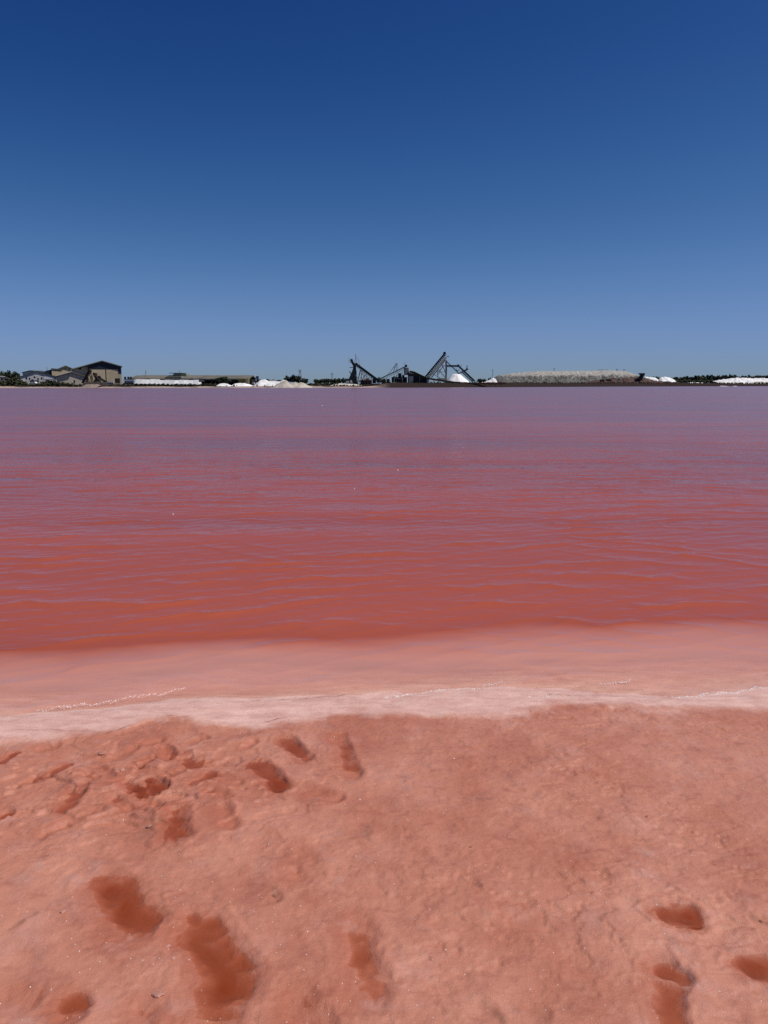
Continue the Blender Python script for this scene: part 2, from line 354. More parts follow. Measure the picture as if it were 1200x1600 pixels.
def print_depth(X, Y):
    out = np.zeros_like(X); rim = np.zeros_like(X); print_depth.wet = wet = np.zeros_like(X)
    wx = X+0.022*fbm(X*7, Y*7, 31, 4, .45); wy = Y+0.022*fbm(X*7, Y*7, 37, 4, .45)
    for k, (a, b, hw, dp, jag) in enumerate(PRINTS):
        if a[1] < 1310 and a[0] < 500: dp *= 1.3
        ax, ay = G(*a, 0.018); bx, by = G(*b, 0.018)
        lo, hi = min(ax, bx)-.2, max(ax, bx)+.2; l2, h2 = min(ay, by)-.2, max(ay, by)+.2
        s = (X > lo) & (X < hi) & (Y > l2) & (Y < h2)
        if not s.any(): continue
        x, y = wx[s], wy[s]
        dx, dy = bx-ax, by-ay; L2 = dx*dx+dy*dy+1e-9
        t = np.clip(((x-ax)*dx+(y-ay)*dy)/L2, 0, 1)
        qx, qy = x-ax-t*dx, y-ay-t*dy
        d = np.sqrt(qx*qx+qy*qy)/(hw*1.22)*(1+0.12*np.sin(t*4+k))
        d = d+jag*0.10*fbm(x*45, y*45, 50+k, 3)
        side = np.clip(qx/hw, -1, 1)                                  # crisper towards the right, a long shallow ramp on the left
        w0 = -0.10+0.55*np.maximum(side, -.5)+0.12*np.clip(qy/hw, -1, 1)
        f = 1-sstep(w0, 1.06, d)
        wet[s] = np.maximum(wet[s], min(1, dp/.035)*(1-sstep(0.55, 1.55, d+.25*fbm(x*12, y*12, 80+k, 3))))
        out[s] = np.maximum(out[s], 0.62*dp*f*(0.8+0.25*side)*(0.85+0.75*fbm(x*14, y*14, 90+k, 3)))
        rim[s] = np.maximum(rim[s], dp*0.13*np.exp(-((d-1.22)/0.16)**2)*np.maximum(0, 0.5+0.9*fbm(x*30, y*30, 70+k, 4)))
    return out, rim
def terrace(t):
    b = np.floor(t); return b+sstep(0.40, 0.60, t-b)
def ground_height(X, Y):
    z, pale, ne = base_height(X, Y)
    dep, rim = print_depth(X, Y)
    # crumbly crust: many small plates and lumps
    land = 1-sstep(ne-0.05, ne+0.1, Y)
    cr = fbm(X*9, Y*9, 91, 5, 0.6); pl = fbm(X*3.4+cr*.2, Y*5.5, 95, 4)
    z = z+land*(0.0045*cr+0.006*np.maximum(0, pl-0.12)-0.005*np.maximum(0, fbm(X*5, Y*8, 97, 4)-0.25))
    tramp = np.exp(-(((X+1.05)/0.75)**2+((Y-2.85)/0.42)**2))             # the trampled patch at left
    z = z+land*tramp*(0.016*fbm(X*4.5, Y*7.5, 99, 5, .55)+0.014*terrace(fbm(X*3.2, Y*5.2, 98, 4)*3.2+.5)-0.004)
    z = z+land*0.0045*sstep(-.1, .35, fbm(X*1.1, Y*1.4, 108, 3))*terrace(fbm(X*4.2, Y*6.5, 109, 5, .55)*3+.5)
    ru, rv = X*.6+Y*.8, -X*.8+Y*.6
    z = z+land*0.004*fbm(ru*20, rv*8, 103, 4)*sstep(-.6, .6, X+.3*fbm(X*2, Y*2, 104, 2))
    z = z+land*0.0022*np.maximum(0, 1-np.abs(fbm(X*7+.3*cr, Y*10, 111, 4))*9)*sstep(0, .3, fbm(X*1.6, Y*2.1, 112, 3))+land*0.0011*fbm(X*42, Y*42, 113, 3)
    z = z+0.0015*sstep(0.18, 0.32, fbm(X*16, Y*16, 101, 4))*(1-0.6*pale)
    return z-dep+rim, pale, dep
def graded(lo, a, b, hi, st, g):
    mid = list(np.arange(a, b, st)); r, l = [], []
    x, d = mid[-1], st
    while x < hi: d *= g; x += d; r.append(x)
    x, d = mid[0], st
    while x > lo: d *= g; x -= d; l.append(x)
    return np.array(l[::-1]+mid+r)
gx = graded(-900, -1.95, 1.95, 900, 0.0055, 1.10)
gy = np.concatenate([[y_ for y_ in graded(-400, 1.45, 3.498, 3.4985, 0.0055, 1.12) if y_ < 3.497], np.arange(3.5, 5.0, 0.012), np.arange(5.0, 9, 0.05), np.geomspace(9, 30, 40)])
gX, gY = np.meshgrid(gx, gy)
gZ, gPale, gDep = ground_height(gX, gY); gWet = print_depth.wet
gStainShade = np.zeros_like(gX)  # real stains, plus dark lines painted for cracks and the ledge shadow
for (a, b, hw, st_) in (((222,1306),(238,1280),0.030,1), ((574,1290),(577,1312),0.014,.9), ((20,1452),(58,1428),0.010,.9), ((560,1362),(562,1366),0.02,.5), ((240,1700),(241,1702),.02,.5), ((425,1392),(438,1406),.016,1.0), ((1180,1436),(1200,1444),.018,.9), ((766,1575),(778,1592),.022,.9), ((745,1250),(770,1246),.016,.7), ((725,1375),(748,1390),.010,.8), ((820,1572),(846,1584),.03,.6), ((905,1546),(925,1552),.03,.5), ((668,1345),(690,1350),.03,.4), ((340,1096),(400,1090),.012,.45), ((400,1090),(470,1088),.013,.6), ((470,1088),(536,1080),.014,.7), ((420,1126),(446,1121),.008,.9), ((20,1140),(90,1143),.007,.6), ((90,1143),(155,1144),.007,.6), ((158,1150),(200,1135),.008,.9), ((860,1082),(890,1084),.012,.7), ((700,1080),(760,1078),.010,.4), ((890,1083),(1000,1085),.012,.4), ((1000,1085),(1080,1088),.010,.35), ((350,1155),(400,1148),.007,.8), ((255,1117),(290,1122),.006,.8), ((850,1036),(880,1039),.012,.5), ((930,1038),(990,1040),.012,.5), ((620,1056),(760,1050),.02,.25)):
    ax, ay = G(*a, .02); bx, by = G(*b, .02); dx, dy = bx-ax, by-ay
    wx, wy = gX+.014*fbm(gX*20, gY*20, 61, 3), gY+.014*fbm(gX*20, gY*20, 62, 3)
    t = np.clip(((wx-ax)*dx+(wy-ay)*dy)/(dx*dx+dy*dy), 0, 1); dd = np.hypot(wx-ax-t*dx, wy-ay-t*dy)/hw
    gStainShade = np.maximum(gStainShade, st_*np.exp(-dd**2)*(0.65+.7*fbm(gX*50, gY*50, 63, 3)))
ground = obj('salt_flat', grid_mesh('salt_flat', gx, gy, gZ, {'pale': gPale, 'stain_shade': gStainShade, 'wet': gWet}), ground_material()); tag(ground, kind='structure')

# ------------------------------------------------------------------ the lake
SHX = np.array([-2500, -420, -137, 0, 60, 130, 246, 420, 2500.]); SHY = np.array([262, 262, 275, 308, 355, 425, 490, 530, 560.])
def shore(X): return np.interp(X, SHX, SHY)
half = [0.0]; d = 0.022
while half[-1] < 1500:
    half.append(half[-1]+d)
    if half[-1] > 2.6: d *= 1.022
lx = np.array([-v for v in half[:0:-1]]+half)
ly = [3.30]
while ly[-1] < 580: ly.append(ly[-1]+max(0.011, ly[-1]**2*0.00042))
ly = np.array(ly)
lX, lY = np.meshgrid(lx, ly)
def crest(ph): return (1-np.abs(np.sin(ph/2)))**1.6                         # broad troughs, thin crests
def waves(X, Y):
    we = water_edge(X)
    wob = 0.9*fbm(X*0.35, Y*0.55, 201, 3)+0.40*fbm(X*1.9, Y*2.0, 205, 3)
    ph1 = 2*math.pi*((Y*0.985-X*0.10)/0.43+wob*1.1)
    am1 = sstep(-0.35, 0.6, fbm(X*1.35+3, Y*2.4, 211, 3))
    ph2 = 2*math.pi*((Y*0.80+X*0.60)/0.33+0.8*fbm(X*0.6, Y*0.6, 221, 3))
    am2 = sstep(0.05, 0.6, fbm(X*0.8+11, Y*1.3, 223, 3))*(0.35+0.65*sstep(-0.5, 2.0, X/np.maximum(1, Y*.25)))
    ph3 = 2*math.pi*((Y*0.9-X*0.42)/0.21+0.7*fbm(X*0.9, Y*0.9, 231, 3))
    ph4 = 2*math.pi*((Y*0.97+X*0.22)/0.15+0.8*fbm(X*1.5, Y*1.7, 233, 3))
    am4 = sstep(-.3, .6, fbm(X*1.7, Y*2.6, 235, 3))
    h = 0.0150*am1*crest(ph1)+0.0125*am2*crest(ph2)+0.0030*crest(ph3)+0.0016*am4*crest(ph4)
    h = h+0.0022*fbm(X*2.1, Y*5.0, 241, 3)+0.004*fbm(X*.5, Y*1.1, 243, 2)
    calm = 0.50+0.50*sstep(we+0.1, we+1.2, Y)
    return h*calm
far = sstep(4, 45, lY)
lZ = waves(lX, lY)*(1-sstep(13, 26, lY))-0.002
bed, _, _ = base_height(lX, np.minimum(lY, 30))
wm = grid_mesh('lake_water', lx, ly, lZ, {'depth': np.clip(lZ-bed, 0, 1), 'far': far}, keep=(bed < 0.012) & (lY > water_edge(lX)-0.25))
lake_mat = brine_material('pink_brine', (0.395, 0.086, 0.044), (0.94, 0.46, 0.37), 0.050, (0.99, 0.80, 0.70))  # shallow colour brightened to stand in for light returned by the bed
lake = obj('lake_water', wm, lake_mat); tag(lake, kind='structure')

# ------------------------------------------------------------------ brine puddles standing in the footprints
pud_mat = brine_material('rust_brine', (0.27, 0.045, 0.010), (0.44, 0.120, 0.048), 0.022, (0.90, 0.56, 0.42), waves=False)
PUDS = [((182,1410),0.17,0.011,'rust red brine puddle in the broad hooked footprint at lower left'),
        ((325,1494),0.17,0.011,'long rust red brine puddle in the largest footprint with ragged edge'),
        ((107,1580),0.10,0.010,'small rust red puddle in footprint cut by the bottom edge'),
        ((418,1213),0.10,0.010,'oval red puddle in footprint just below the pale shore'),
        ((460,1170),0.09,0.008,'faint red puddle in footprint closest to the pale shore'),
        ((537,1182),0.09,0.008,'upright narrow red puddle in footprint near shore, right of two'),
        ((276,1288),0.09,0.009,'brownish red puddle beside the grey stained crust'),
        ((240,1225),0.075,0.010,'dark red puddle in the middle of the trampled salt'),
        ((112,1246),0.08,0.008,'flat red puddle with notched top in trampled salt'),
        ((90,1203),0.07,0.008,'slanting thin red puddle left of the trampled salt'),
        ((8,1186),0.065,0.012,'smooth dark red puddle at left edge nearest the shore'),
        ((4,1273),0.065,0.012,'small dark red puddle at left edge below another'),
        ((290,1188),0.08,0.007,'faint red puddle in trampled salt below the shore bulge'),
        ((200,1230),0.08,0.008,'thin red puddle in trampled salt left of the dark middle one'),
        ((312,1220),0.08,0.007,'thin red puddle in trampled salt right of the dark middle one'),
        ((557,1498),0.13,0.005,'shallow reddish puddle in long footprint at bottom centre'),
        ((1053,1434),0.12,0.017,'round deep rust red puddle alone on smooth salt at right'),
        ((1192,1515),0.14,0.020,'deep rust red puddle cut by the right edge'),
        ((1048,1548),0.16,0.010,'tall reddish puddle in footprint below the round one')]
for c, r, drop_fill, lab in PUDS:
    cx, cy = G(*c, 0.018)
    xs, ys = np.arange(cx-r, cx+r, 0.0055), np.arange(cy-r*1.25, cy+r*1.25, 0.0055)
    X, Y = np.meshgrid(xs, ys); g, _, dp = ground_height(X, Y)
    inside = dp > 0.004
    lev = np.percentile((g+dp)[inside], 40)-0.0095+drop_fill*0.45
    keep = (g < lev) & (dp > 0.0025)
    if keep.sum() < 6: continue
    pm = grid_mesh('brine_puddle', xs, ys, np.full_like(X, lev), {'depth': np.clip(lev-g, 0, 1)}, keep=keep)
    o = obj('brine_puddle', pm, pud_mat); tag(o, lab, 'puddle', 'brine puddles in footprints')

# ------------------------------------------------------------------ foam line with sun sparkle and wave caustics as pale bubbles, salt crystals
def bubbles(pts, name, m, rmin, rmax):
    me = bpy.data.meshes.new(name); v, f = [], []
    for x, y, z in pts:
        r = rnd.uniform(rmin, rmax); n = len(v); a0 = rnd.random()*6
        for i in range(5): v.append((x+r*math.cos(a0+i*1.257), y+r*math.sin(a0+i*1.257), z-0.2*r))
        v.append((x+rnd.uniform(-.3,.3)*r, y+rnd.uniform(-.3,.3)*r, z+r*rnd.uniform(.5,.9)))
        f += [(n+i, n+(i+1) % 5, n+5) for i in range(5)]
    me.from_pydata(v, [], f); me.update(); return obj(name, me, m)
foam_glint_m = mat('foam_glint', (0.86, 0.76, 0.72), 0.35, 0.06, 20, spec=0.5)
pts = []
FOAM_GLINT = [([(58,1110),(120,1104),(180,1096),(240,1086),(290,1076)],150), ([(600,1092),(640,1086),(690,1077)],90), ([(690,1078),(740,1074),(786,1068)],80), ([(930,1072),(985,1062)],50),
        ([(1050,1090),(1100,1087),(1150,1082),(1200,1074)],260), ([(820,1092),(880,1096)],30)]
for line, n in FOAM_GLINT:
    w_ = [G(*p, 0.0) for p in line]
    for i in range(n*2):
        t = rnd.random()**0.9*(len(w_)-1); k = min(int(t), len(w_)-2); u = t-k
        x = w_[k][0]+(w_[k+1][0]-w_[k][0])*u; y = w_[k][1]+(w_[k+1][1]-w_[k][1])*u+rnd.gauss(0, 0.009)+0.012*math.sin(x*23)+0.01*math.sin(x*61)
        zz = float(max(ground_height(np.array([[x]]), np.array([[y]]))[0][0, 0], float(waves(np.array([[x]]), np.array([[y]]))[0, 0])-0.002))
        pts.append((x, y, zz+0.0004))
tag(bubbles(pts, 'shore_foam', foam_glint_m, 0.0008, 0.0032), kind='stuff')  # white bubbles stand for foam, caustic lines and sun sparkle alike
cry_m = mat('salt_crystal', (0.85, 0.74, 0.68), 0.30, 0.05, 20, spec=0.6)
pts = []
for i in range(420):
    px, py = rnd.uniform(-60, 1260), 1120+490*rnd.random()**0.8
    x, y = G(px, py, 0.02)
    pts.append((x, y, float(ground_height(np.array([[x]]), np.array([[y]]))[0][0, 0])+0.0003))
tag(bubbles(pts, 'salt_crystals', cry_m, 0.0008, 0.0024), kind='stuff')

# loose chips of salt crust lying on the flat
chip_m = mat('pink_crust_chip', (0.50, 0.235, 0.175), 0.6, 0.15, 14, bump=0.3)
chip_g = mat('grey_crust_chip', (0.27, 0.11, 0.07), 0.7, 0.3, 14, bump=0.3)
for k, (px, py, wpx, m_, lab) in enumerate(((247, 1556, 24, chip_m, 'largest pink salt chip beside the ragged puddle at lower left'), (158, 1176, 17, chip_m, 'pale wedge shaped salt chip at the top of the trampled salt'),
    (190, 1205, 19, chip_m, 'pale flat salt chip in the middle of the trampled salt'), (262, 1478, 13, chip_m, 'upright pink salt chip on the left rim of the largest puddle'),
    (270, 1500, 12, chip_m, 'small pink salt chip just below the upright chip'), (98, 1427, 11, chip_m, 'small salt chip left of the hooked footprint'), (428, 1400, 10, chip_g, 'dark grey crumb left of centre, upper of two'), (434, 1408, 9, chip_g, 'dark grey crumb left of centre, lower of two'),
    (735, 1326, 7, chip_g, 'tiny dark crumb on smooth salt right of centre'), (1010, 1278, 8, chip_g, 'tiny dark crumb on smooth salt far right'), (233, 1288, 12, chip_m, 'pale crumb on the grey stained crust'), (1188, 1442, 10, chip_g, 'dark crumb near the right edge'))):
    x, y = G(px, py, .02); s_ = 0.72*wpx/FPX*math.hypot(y, 1.6)/2; r_ = random.Random(500+k)
    z = float(ground_height(np.array([[x]]), np.array([[y]]))[0][0, 0]); n = 11; v, f = [], []
    rad = [r_.uniform(.7, 1.15) for _ in range(n)]; rot = r_.uniform(-.5, .5)
    for j, (zz, q) in enumerate(((-.25, .95), (.12, 1.0), (.30, .82), (.36, .4))):
        for i in range(n):
            a = 2*math.pi*i/n; u_, v_ = rad[i]*q*math.cos(a), rad[i]*q*math.sin(a)*.72
            v.append(((u_*math.cos(rot)-v_*math.sin(rot))*s_, (u_*math.sin(rot)+v_*math.cos(rot))*s_, (zz+.10*u_+r_.uniform(-.04, .04))*s_))
    for j in range(3):
        for i in range(n): f.append((j*n+i, j*n+(i+1) % n, (j+1)*n+(i+1) % n, (j+1)*n+i))
    f.append(tuple(range(3*n, 4*n)))
    me = bpy.data.meshes.new('salt_chip'); me.from_pydata(v, [], f); me.update(); o = obj('salt_chip', me, m_); o.location = (x, y, z); tag(o, lab, 'chip', 'loose chips of salt crust')

# ------------------------------------------------------------------ far shore land
tx = np.concatenate([np.linspace(-3000, -340, 20), np.arange(-330, 640, 1.6), np.linspace(650, 3500, 24)])
tt = np.concatenate([np.linspace(-6, 40, 60), np.geomspace(42, 9000, 40)])
tX, tT = np.meshgrid(tx, tt); tY = shore(tX)+tT+2.0*fbm(tX*0.03, tX*0+1, 301, 3)
bank = sstep(-6, 3, tX)                                             # a dark earth bank runs along the right half
tZ = -0.35+0.35*sstep(-6, 0, tT)+(0.55+0.25*bank)*sstep(0, 9-5*bank, tT)+0.45*sstep(9, 30, tT)
tZ = tZ+bank*1.1*np.exp(-((tT-8)/4.0)**2)*(1+0.35*fbm(tX*0.08, tT*0.2, 305, 3))*(1-0.35*sstep(180, 240, tX))+0.14*fbm(tX*0.15, tT*0.25, 307, 4)*sstep(0, 6, tT)
me = grid_mesh('far_shore', tx, tt, tZ, {'inland': tT, 'bank': bank})
co = np.stack([tX, tY, tZ], -1).astype(np.float32); me.vertices.foreach_set('co', co.ravel()); me.update()
def land_material():
    m = bpy.data.materials.new('shore_earth'); N, L = nodes(m); b = N['Principled BSDF']
    pos = N.new('ShaderNodeNewGeometry').outputs['Position']
    a1 = N.new('ShaderNodeAttribute'); a1.attribute_name = 'inland'; a2 = N.new('ShaderNodeAttribute'); a2.attribute_name = 'bank'
    n1 = noise_n(N, L, pos, 0.12, 6, 0.65); n2 = noise_n(N, L, pos, 0.5, 6, 0.7)
    sand = mixc(N, L, n2, (0.34, 0.235, 0.20), (0.42, 0.33, 0.27))
    earth = mixc(N, L, n2, (0.035, 0.028, 0.020), (0.10, 0.075, 0.052))
    s = math_n(N, L, 'ADD', a1.outputs['Fac'], maprange(N, L, n1, 0.3, 0.7, -6, 6))
    c = mixc(N, L, maprange(N, L, s, 4, 9, 0, 1), sand, earth)
    bk = mixc(N, L, n2, (0.010, 0.008, 0.007), (0.045, 0.028, 0.022))
    c = mixc(N, L, a2.outputs['Fac'], c, bk)
    L.new(c, b.inputs['Base Color']); b.inputs['Roughness'].default_value = 0.9; b.inputs['Specular IOR Level'].default_value = 0.1
    return m
tag(obj('far_shore', me, land_material()), kind='structure')
def land_z(x, D):
    t = D-float(shore(np.array([x]))[0]); bk = float(sstep(-6, 3, np.array([x]))[0])
    f = lambda a, b: float(sstep(a, b, np.array([t]))[0])
    return (0.55+0.25*bk)*f(0, 9-5*bk)+0.45*f(9, 30)+bk*1.1*math.exp(-((t-8)/4.0)**2)

# ------------------------------------------------------------------ vegetation
def crown_mesh(seed, n_cl=34, per=14, low=0.0, leaf=0.11, name='crown'):
    r = random.Random(seed); v, f = [], []
    for c in range(n_cl):
        while True:
            x, y, z = r.uniform(-1, 1), r.uniform(-1, 1), r.uniform(-1, 1)
            if x*x+y*y+z*z < 1: break
        s = 0.42*(1-0.25*z*(1 if z > 0 else 0))
        cx, cy, cz = x*s, y*s, low+(1-low)*(0.5+z*0.40)
        cr = r.uniform(0.09, 0.17)
        for k in range(per):
            d = Vector((r.gauss(0, 1), r.gauss(0, 1), r.gauss(0, 0.8))).normalized()*cr*r.uniform(0.5, 1.05)
            p = Vector((cx, cy, cz))+d
            a = Vector((r.gauss(0, 1), r.gauss(0, 1), r.gauss(0, 1))).normalized(); b = a.cross(d if d.length > 0 else Vector((0,0,1)))
            if b.length < 1e-4: continue
            b = b.normalized()*leaf*r.uniform(.5, 1); a = a*leaf*r.uniform(.5, 1)
            n = len(v); v += [tuple(p-a-b*.4), tuple(p+b), tuple(p+a-b*.3), tuple(p-b)]; f.append((n, n+1, n+2, n+3))
    me = bpy.data.meshes.new(name); me.from_pydata(v, [], f); me.update(); return me
def trunk_mesh(seed):
    r = random.Random(seed); b = MB(); b.tube((0,0,-.05), (0.02,0,0.3), 0.045, 7, 0.032)
    for k in range(4):
        a = k*1.57+r.random(); b.tube((0.02,0,0.28), (0.22*math.cos(a), 0.22*math.sin(a), 0.55+.15*r.random()), 0.025, 5, 0.01)
    me = bpy.data.meshes.new('trunk'); me.from_pydata(b.v, [], b.f); me.update(); return me
CROWN = [crown_mesh(s, low=0.20) for s in (1, 2, 3, 4, 5)]; BUSH = [crown_mesh(s, 26, 13, -0.08, 0.13, 'foliage') for s in (11, 12, 13, 14)]
for me_ in CROWN: me_.materials.append(M['leaf'])
for me_ in BUSH: me_.materials.append(M['leaf_olive'])
BUSHD = [b.copy() for b in BUSH]
for me_ in BUSHD: me_.materials.clear(); me_.materials.append(M['leaf'])
TRUNK = [trunk_mesh(s) for s in (1, 2, 3)]
for me_ in TRUNK: me_.materials.append(M['bark'])
STEM = bpy.data.meshes.new('stem'); _b = MB()
for k in range(5): _b.tube((0,0,-.05), (0.2*math.cos(k*1.26), 0.2*math.sin(k*1.26), 0.5), 0.02, 5, 0.008)
STEM.from_pydata(_b.v, [], _b.f); STEM.update(); STEM.materials.append(M['bark'])
def tree(px, top, wpx, D, label, group=None, base=None, name='tree', cat='tree', bush=False, dark=False):
    x = XA(px, D); z0 = (land_z(x, D) if base is None else ZA(base, D))-0.1
    hgt = (ZA(top, D)-z0)*(0.90 if bush else 0.94); wd = wpx*D/FPX
    t = thing(name, label, cat, (x, D, z0), group); t.rotation_euler = (0, 0, rnd.random()*6.28); t.scale = (wd, wd*0.9, hgt)
    src = (BUSHD if dark else BUSH) if bush else CROWN
    o = bpy.data.objects.new('foliage' if bush else 'crown', rnd.choice(src)); COL.objects.link(o); o.parent = t
    o = bpy.data.objects.new('stem' if bush else 'trunk', STEM if bush else rnd.choice(TRUNK)); COL.objects.link(o); o.parent = t
    return t
def shrub(px, top, wpx, D, label, group=None, base=None, dark=False):
    return tree(px, top, wpx, D, label, group, base, 'shrub', 'shrub', True, dark)

# ------------------------------------------------------------------ salt heaps
def heap(name, label, outline, D, depth, m, group=None, cat='salt heap', rough=0.19, seed=0, top_flat=0.1, res=0.35, base=None):
    xs_ = [XA(p[0], D) for p in outline]; zs_ = [ZA(p[1], D) for p in outline]
    z0 = (min(zs_[0], zs_[-1]) if base is None else base)-0.8
    cx = (xs_[0]+xs_[-1])/2
    nx = max(16, int((xs_[-1]-xs_[0])/res)); ny = max(14, int(depth/res/1.3))
    xs = np.linspace(xs_[0], xs_[-1], nx); ys = np.linspace(-depth/2, depth/2, ny)
    X, Y = np.meshgrid(xs, ys)
    Ht = np.interp(X, xs_, zs_)-z0
    v = np.abs(Y+0.12*depth*fbm(X*.15, Y*.1, seed+5, 3))/(depth/2)
    prof = np.clip((1-v)/(1-top_flat), 0, 1)
    cap = np.maximum(0, 1-np.abs(v)*0)  # silhouettes keep the measured height
    Z = np.minimum(Ht*prof*1.04, Ht*cap)
    Z = Z+rough*(Ht.max())*fbm(X*.55, Y*.55, seed, 4)*np.clip(prof*2, 0, 1)*np.clip(Ht/Ht.max()*2, 0, 1)
    Z[0, :] = 0; Z[-1, :] = 0
    me = grid_mesh(name, xs-cx, ys, Z, smooth=True)
    o = obj(name, me, m); o.location = (cx, D, z0); return tag(o, label, cat, group)

# ------------------------------------------------------------------ buildings
def slab(b, p, q, y0, y1, th=0.35):
    """roof sheet whose profile in x,z runs from p to q"""
    (x0, z0), (x1, z1) = p, q
    return b.add([(x0,y0,z0),(x1,y0,z1),(x1,y1,z1),(x0,y1,z0),(x0,y0,z0+th),(x1,y0,z1+th),(x1,y1,z1+th),(x0,y1,z0+th)],
                 [(0,3,2,1),(4,5,6,7),(0,1,5,4),(1,2,6,5),(2,3,7,6),(3,0,4,7)])
def gable(name, label, cat, x0, e0, xr, zr, x1, e1, D, depth, wall, roof, base_py=601.5, over=0.5, roof2=None):
    """gable end faces the lake; pixel measures of left eave, ridge, right eave"""
    X0, XR, X1 = XA(x0, D), XA(xr, D), XA(x1, D); E0, ZR, E1 = ZA(e0, D), ZA(zr, D), ZA(e1, D); zb = min(ZA(base_py, D), 1.1)
    t = thing(name, label, cat, ((X0+X1)/2, D, zb))
    MB().prism([(X0,zb),(X1,zb),(X1,E1-.3),(XR,ZR-.3),(X0,E0-.3)], D, D+depth).build('wall', wall, t)
    b = MB(); kL = (ZR-E0)/max(.1, XR-X0); kR = (ZR-E1)/max(.1, X1-XR)
    slab(b, (X0-over, E0-.3-over*kL), (XR, ZR-.3), D-over, D+depth+over, 0.3).build('roof', roof, t)
    b = MB(); slab(b, (XR+.004, ZR-.3), (X1+over, E1-.3-over*kR), D-over, D+depth+over, 0.3).build('roof', roof2 or roof, t)
    return t
def pbox(px0, px1, py0, py1, D, y0, y1):
    """box from pixel extents on the plane D, offset in depth"""
    return MB().box(XA(px0, D), XA(px1, D), D+y0, D+y1, ZA(py1, D), ZA(py0, D))
def openings(t, D, rects, name='window', m=None):
    for a, b_, c, d_ in rects: pbox(a, b_, c, d_, D, -0.06, 0.25).build(name, m or M['dark'], t)

# navy hangar
D = 322
hg = thing('hangar', 'large beige hangar with dark navy gable and tall dark slit', 'hangar', (XA(158, D), D, 1.0))
X0, XJ, XP, X1 = XA(115.5, D), XA(138.5, D), XA(161.5, D), XA(191, D)
zE0, zJ, zP, zE1, zb = ZA(576.5, D), ZA(571.3, D), ZA(563.3, D), ZA(571.5, D), 0.9
MB().prism([(X0,zb),(XJ-.01,zb),(XJ-.01,zJ-.3),(X0,zE0-.3)], D+1.5, D+45).build('wall', M['taupe'], hg, 'grey beige lean-to wall left of the navy gable')
zN = ZA(577, D)
MB().prism([(XJ,zb),(X1,zb),(X1,zE1-.3),(XP,zP-.3),(XJ,zJ-.3)], D+.2, D+45).build('wall', M['taupe'], hg)
MB().prism([(XJ,zN),(X1,zN),(X1,zE1-.35),(XP,zP-.35),(XJ,zJ-.35)], D-.05, D+.19).build('gable_panel', M['navy'], hg)
pbox(186, 191, 577.1, 584, D, -.05, .19).build('corner_panel', M['navy'], hg)
pbox(138.5, 165.4, 577.1, 600.5, D, .0, .19).build('wall_panel', M['beige'], hg); pbox(167, 185.9, 577.1, 600.5, D, .0, .19).build('wall_panel', M['beige'], hg)
pbox(186, 191, 584.1, 600.5, D, .0, .18).build('wall_panel', M['beige'], hg)
pbox(165.4, 167, 578, 596, D, .03, .17).build('door_gap', M['rust'], hg)
pbox(180.5, 188, 591, 598, D, -.10, -.01).build('loading_door', M['dark'], hg)
pbox(126, 131, 574.5, 577.5, D+1.5, -.1, .2).build('window', M['dark'], hg); pbox(125.5, 127, 574, 575.6, D+1.5, -.3, -.12).build('lamp', M['white'], hg)
b = MB(); slab(b, (X0-.8, zE0-.45), (XP, zP-.3), D-.6, D+46, .35).build('roof', M['roof_green'], hg)
b = MB(); slab(b, (XP+.004, zP-.3), (X1+.5, zE1-.45), D-.6, D+46, .35).build('roof', M['roof_green'], hg)

# low gabled shed with bright roof, in front of the hangar's left side
D = 304
sh = gable('shed', 'low beige gabled shed with bright white left roof edge', 'shed', 89, 587.5, 114, 580.6, 135, 587.5, D, 14, M['taupe'], M['roof_green'], 600.5)
b = MB(); slab(b, (XA(88.2, D), ZA(587.8, D)), (XA(113.6, D), ZA(581, D)), D-.9, D-.52, .28).build('bargeboard', M['white'], sh)
pbox(115, 117.5, 594, 598, D, -.1, .1).build('door', M['dark'], sh); pbox(113.5, 114.8, 596, 598.2, D, -.5, -.11).build('step', M['white'], sh)
# tall beige gabled house behind
D = 372
th_ = gable('house', 'tall beige gabled house with two dark windows', 'house', 90.5, 576.5, 104.5, 571, 118, 576.5, D, 16, M['beige_warm'], M['roof_green'], 600)
openings(th_, D, [(102.6, 103.9, 575.5, 578), (109.5, 110.8, 575.5, 578)])
# flat beige block with dark side
D = 352
X0, Xc, X1 = XA(71.5, D), XA(82.2, D), XA(98, D)
bk_ = thing('block_house', 'flat warm beige block with dark left wing and mast', 'building', ((X0+X1)/2, D, 1.0))
MB().prism([(Xc,.9),(X1,.9),(X1,ZA(577.5, D)),(Xc,ZA(576, D))], D, D+12).build('wall', M['beige_warm'], bk_)
MB().prism([(X0,.9),(Xc-.01,.9),(Xc-.01,ZA(577, D)),(X0,ZA(580, D))], D+.4, D+11).build('wing', M['navy'], bk_)
slab(MB(), (Xc-.2, ZA(576, D)+.004), (X1+.2, ZA(577.5, D)+.004), D-.3, D+12.3, .2).build('roof', M['roof_grey'], bk_)
pbox(84.5, 95, 578.8, 579.6, D, -.05, .1).build('window', M['glass'], bk_)
MB().tube((XA(75.2, D), D+2, ZA(581, D)), (XA(75.2, D), D+2, ZA(573, D)), .12, 6).build('mast', M['steel_grey'], bk_)
